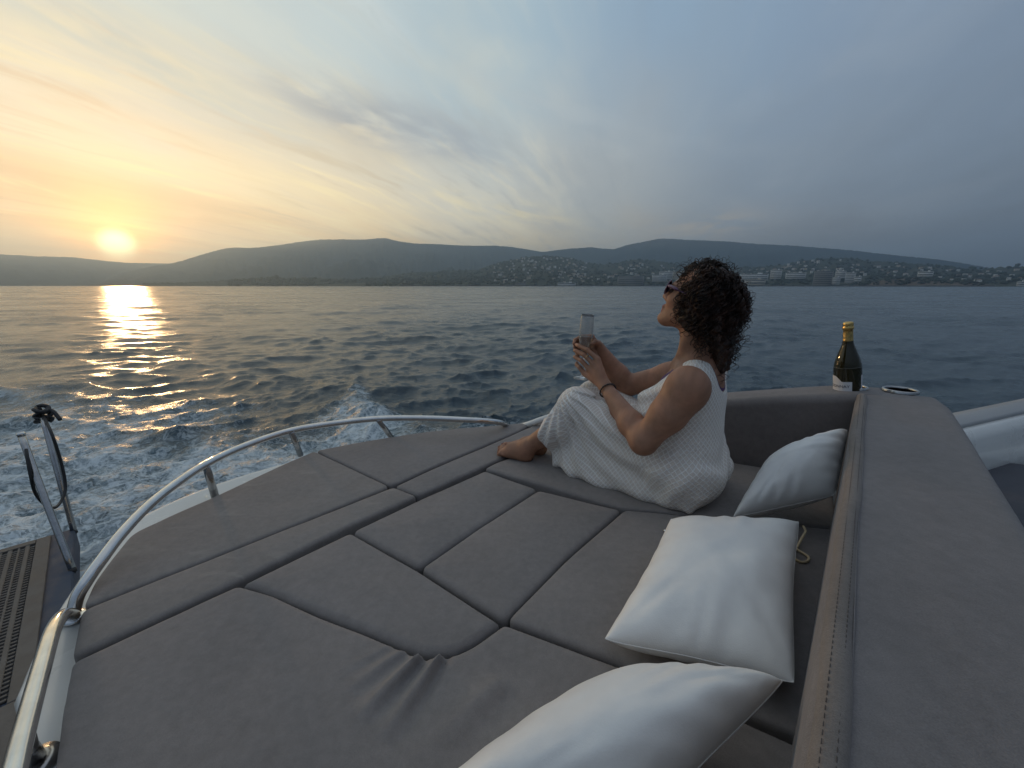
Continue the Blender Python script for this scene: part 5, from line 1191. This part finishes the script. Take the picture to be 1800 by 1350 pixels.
# --- bracelet and ring
def ring_at(c, axis, rad, thick, name, mat, sq=1.0, beads=0):
    axis = axis / np.linalg.norm(axis); u_ = np.cross(axis, A3(0, 0, 1)); u_ /= np.linalg.norm(u_); v_ = np.cross(axis, u_)
    n_ = beads * 2 if beads else 28; pts = [c + (u_ * math.cos(k / n_ * 6.2832) + v_ * math.sin(k / n_ * 6.2832) * sq) * rad for k in range(n_)]
    V, Fq = tube_data(pts, [thick * (1.0 if k % 2 == 0 else .62) for k in range(n_)] if beads else thick, 8, True); return wlink(name, np_mesh(name, V, Fq), mat)
ring_at(wrL + (elL - wrL) * .045, wrL - elL, .0305, .0036, "bracelet", plain("black_cord", (.012, .011, .012), .5, bump=.1), beads=20)
ring_at(J(1032, 627, .038), J(1027, 624, .040) - J(1043, 640, .040), .0100, .0016, "ring", plain("gold_metal", (.75, .55, .28), .2, 1.0, bump=0))

# ------------------------------------------------------------------ sunglasses
WM = woman.matrix_basis
def toW(q): return Vector(tuple(BO + BF * q[0] + BL_ * q[1] + A3(0, 0, q[2])))
sg = empty("sunglasses", toW(hp(.10, 0, -.02)), "purple framed sunglasses on the woman's face", "sunglasses")
m_pur = plain("purple_acetate", (.085, .022, .075), .25, bump=0, coat=.5); m, t, b = material("tinted_lens"); setb(t, b, Base_Color=(.012, .008, .014, 1), Roughness=0.05); m_lens = m
for s in (1, -1):
    ring = []; disc = []
    for k in range(28):
        a = k / 28 * 6.2832; yy = .034 * s + .0275 * math.cos(a); zz = -.024 + .0235 * math.sin(a) + .004 * math.cos(a) * s
        xx = .110 - .30 * max(abs(yy) - .02, 0) ** 1.0 * .9; ring.append(toW(hp(xx, yy, zz))); disc.append(ring[-1])
    tube("rim", ring, .0026, m_pur, sg, 8, True)
    cen = toW(hp(.108, .034 * s, -.024)); me = bpy.data.meshes.new("lens"); me.from_pydata([tuple(cen)] + [tuple(p) for p in disc], [], [(0, 1 + k, 1 + (k + 1) % 28) for k in range(28)]); me.update(); link("lens", me, m_lens, sg)
    tube("temple", catmull([toW(hp(.093, .063 * s, -.016)), toW(hp(.06, .076 * s, -.014)), toW(hp(.0, .082 * s, -.018)), toW(hp(-.02, .082 * s, -.03))], 5), [.0055] * 6 + [.003] * 10, m_pur, sg, 8)
tube("bridge", [toW(hp(.108, .010, -.018)), toW(hp(.114, 0, -.014)), toW(hp(.108, -.010, -.018))], .0024, m_pur, sg, 8)

# ------------------------------------------------------------------ champagne flute
m, t, b = material("clear_glass"); setb(t, b, Base_Color=(.97, .97, .97, 1), Roughness=0.04, IOR=1.45); b.inputs['Transmission Weight'].default_value = .90; m_gl = m
m, t, b = material("champagne"); co = t.n.new('ShaderNodeTexCoord').outputs['Object']; setb(t, b, Base_Color=(1.0, .88, .66, 1), Roughness=0.03, IOR=1.33); b.inputs['Transmission Weight'].default_value = .94; m_ch = m
fl = empty("champagne_flute", toW(gb), "half full champagne flute held in both of the woman's hands", "glass")
zax = Vector(toW(gr)) - Vector(toW(gb)); S = zax.length; rot = zax.to_track_quat('Z', 'Y').to_matrix().to_4x4(); MG = Matrix.Translation(toW(gb)) @ rot
RG = .0268
outer = [(.0005, .0), (.034, .0), (.0345, .0012), (.030, .0035), (.012, .0075), (.0050, .016), (.0038, .035), (.0040, S * .29), (.0058, S * .325), (.0110, S * .375), (RG * .60, S * .44), (RG * .82, S * .53), (RG * .97, S * .64), (RG, S * .76), (RG * .98, S * .88), (RG * .94, S)]
inner = [(RG * .94 - .0006, S), (RG * .98 - .0009, S * .88), (RG - .0011, S * .76), (RG * .97 - .0012, S * .64), (RG * .82 - .0014, S * .53), (RG * .60 - .0018, S * .445), (.0090, S * .385), (.0040, S * .345), (.0004, S * .34)]
lathe("glass_bowl", smooth_prof(outer, 3) + smooth_prof(inner, 3), m_gl, fl, 40, MG)
lathe("champagne", [(.0004, S * .343), (.0036, S * .348), (.0084, S * .387), (RG * .60 - .0024, S * .447), (RG * .82 - .0020, S * .53), (RG * .97 - .0018, S * .64), (RG * .985 - .0018, S * .668), (.0004, S * .668)], m_ch, fl, 40, MG)
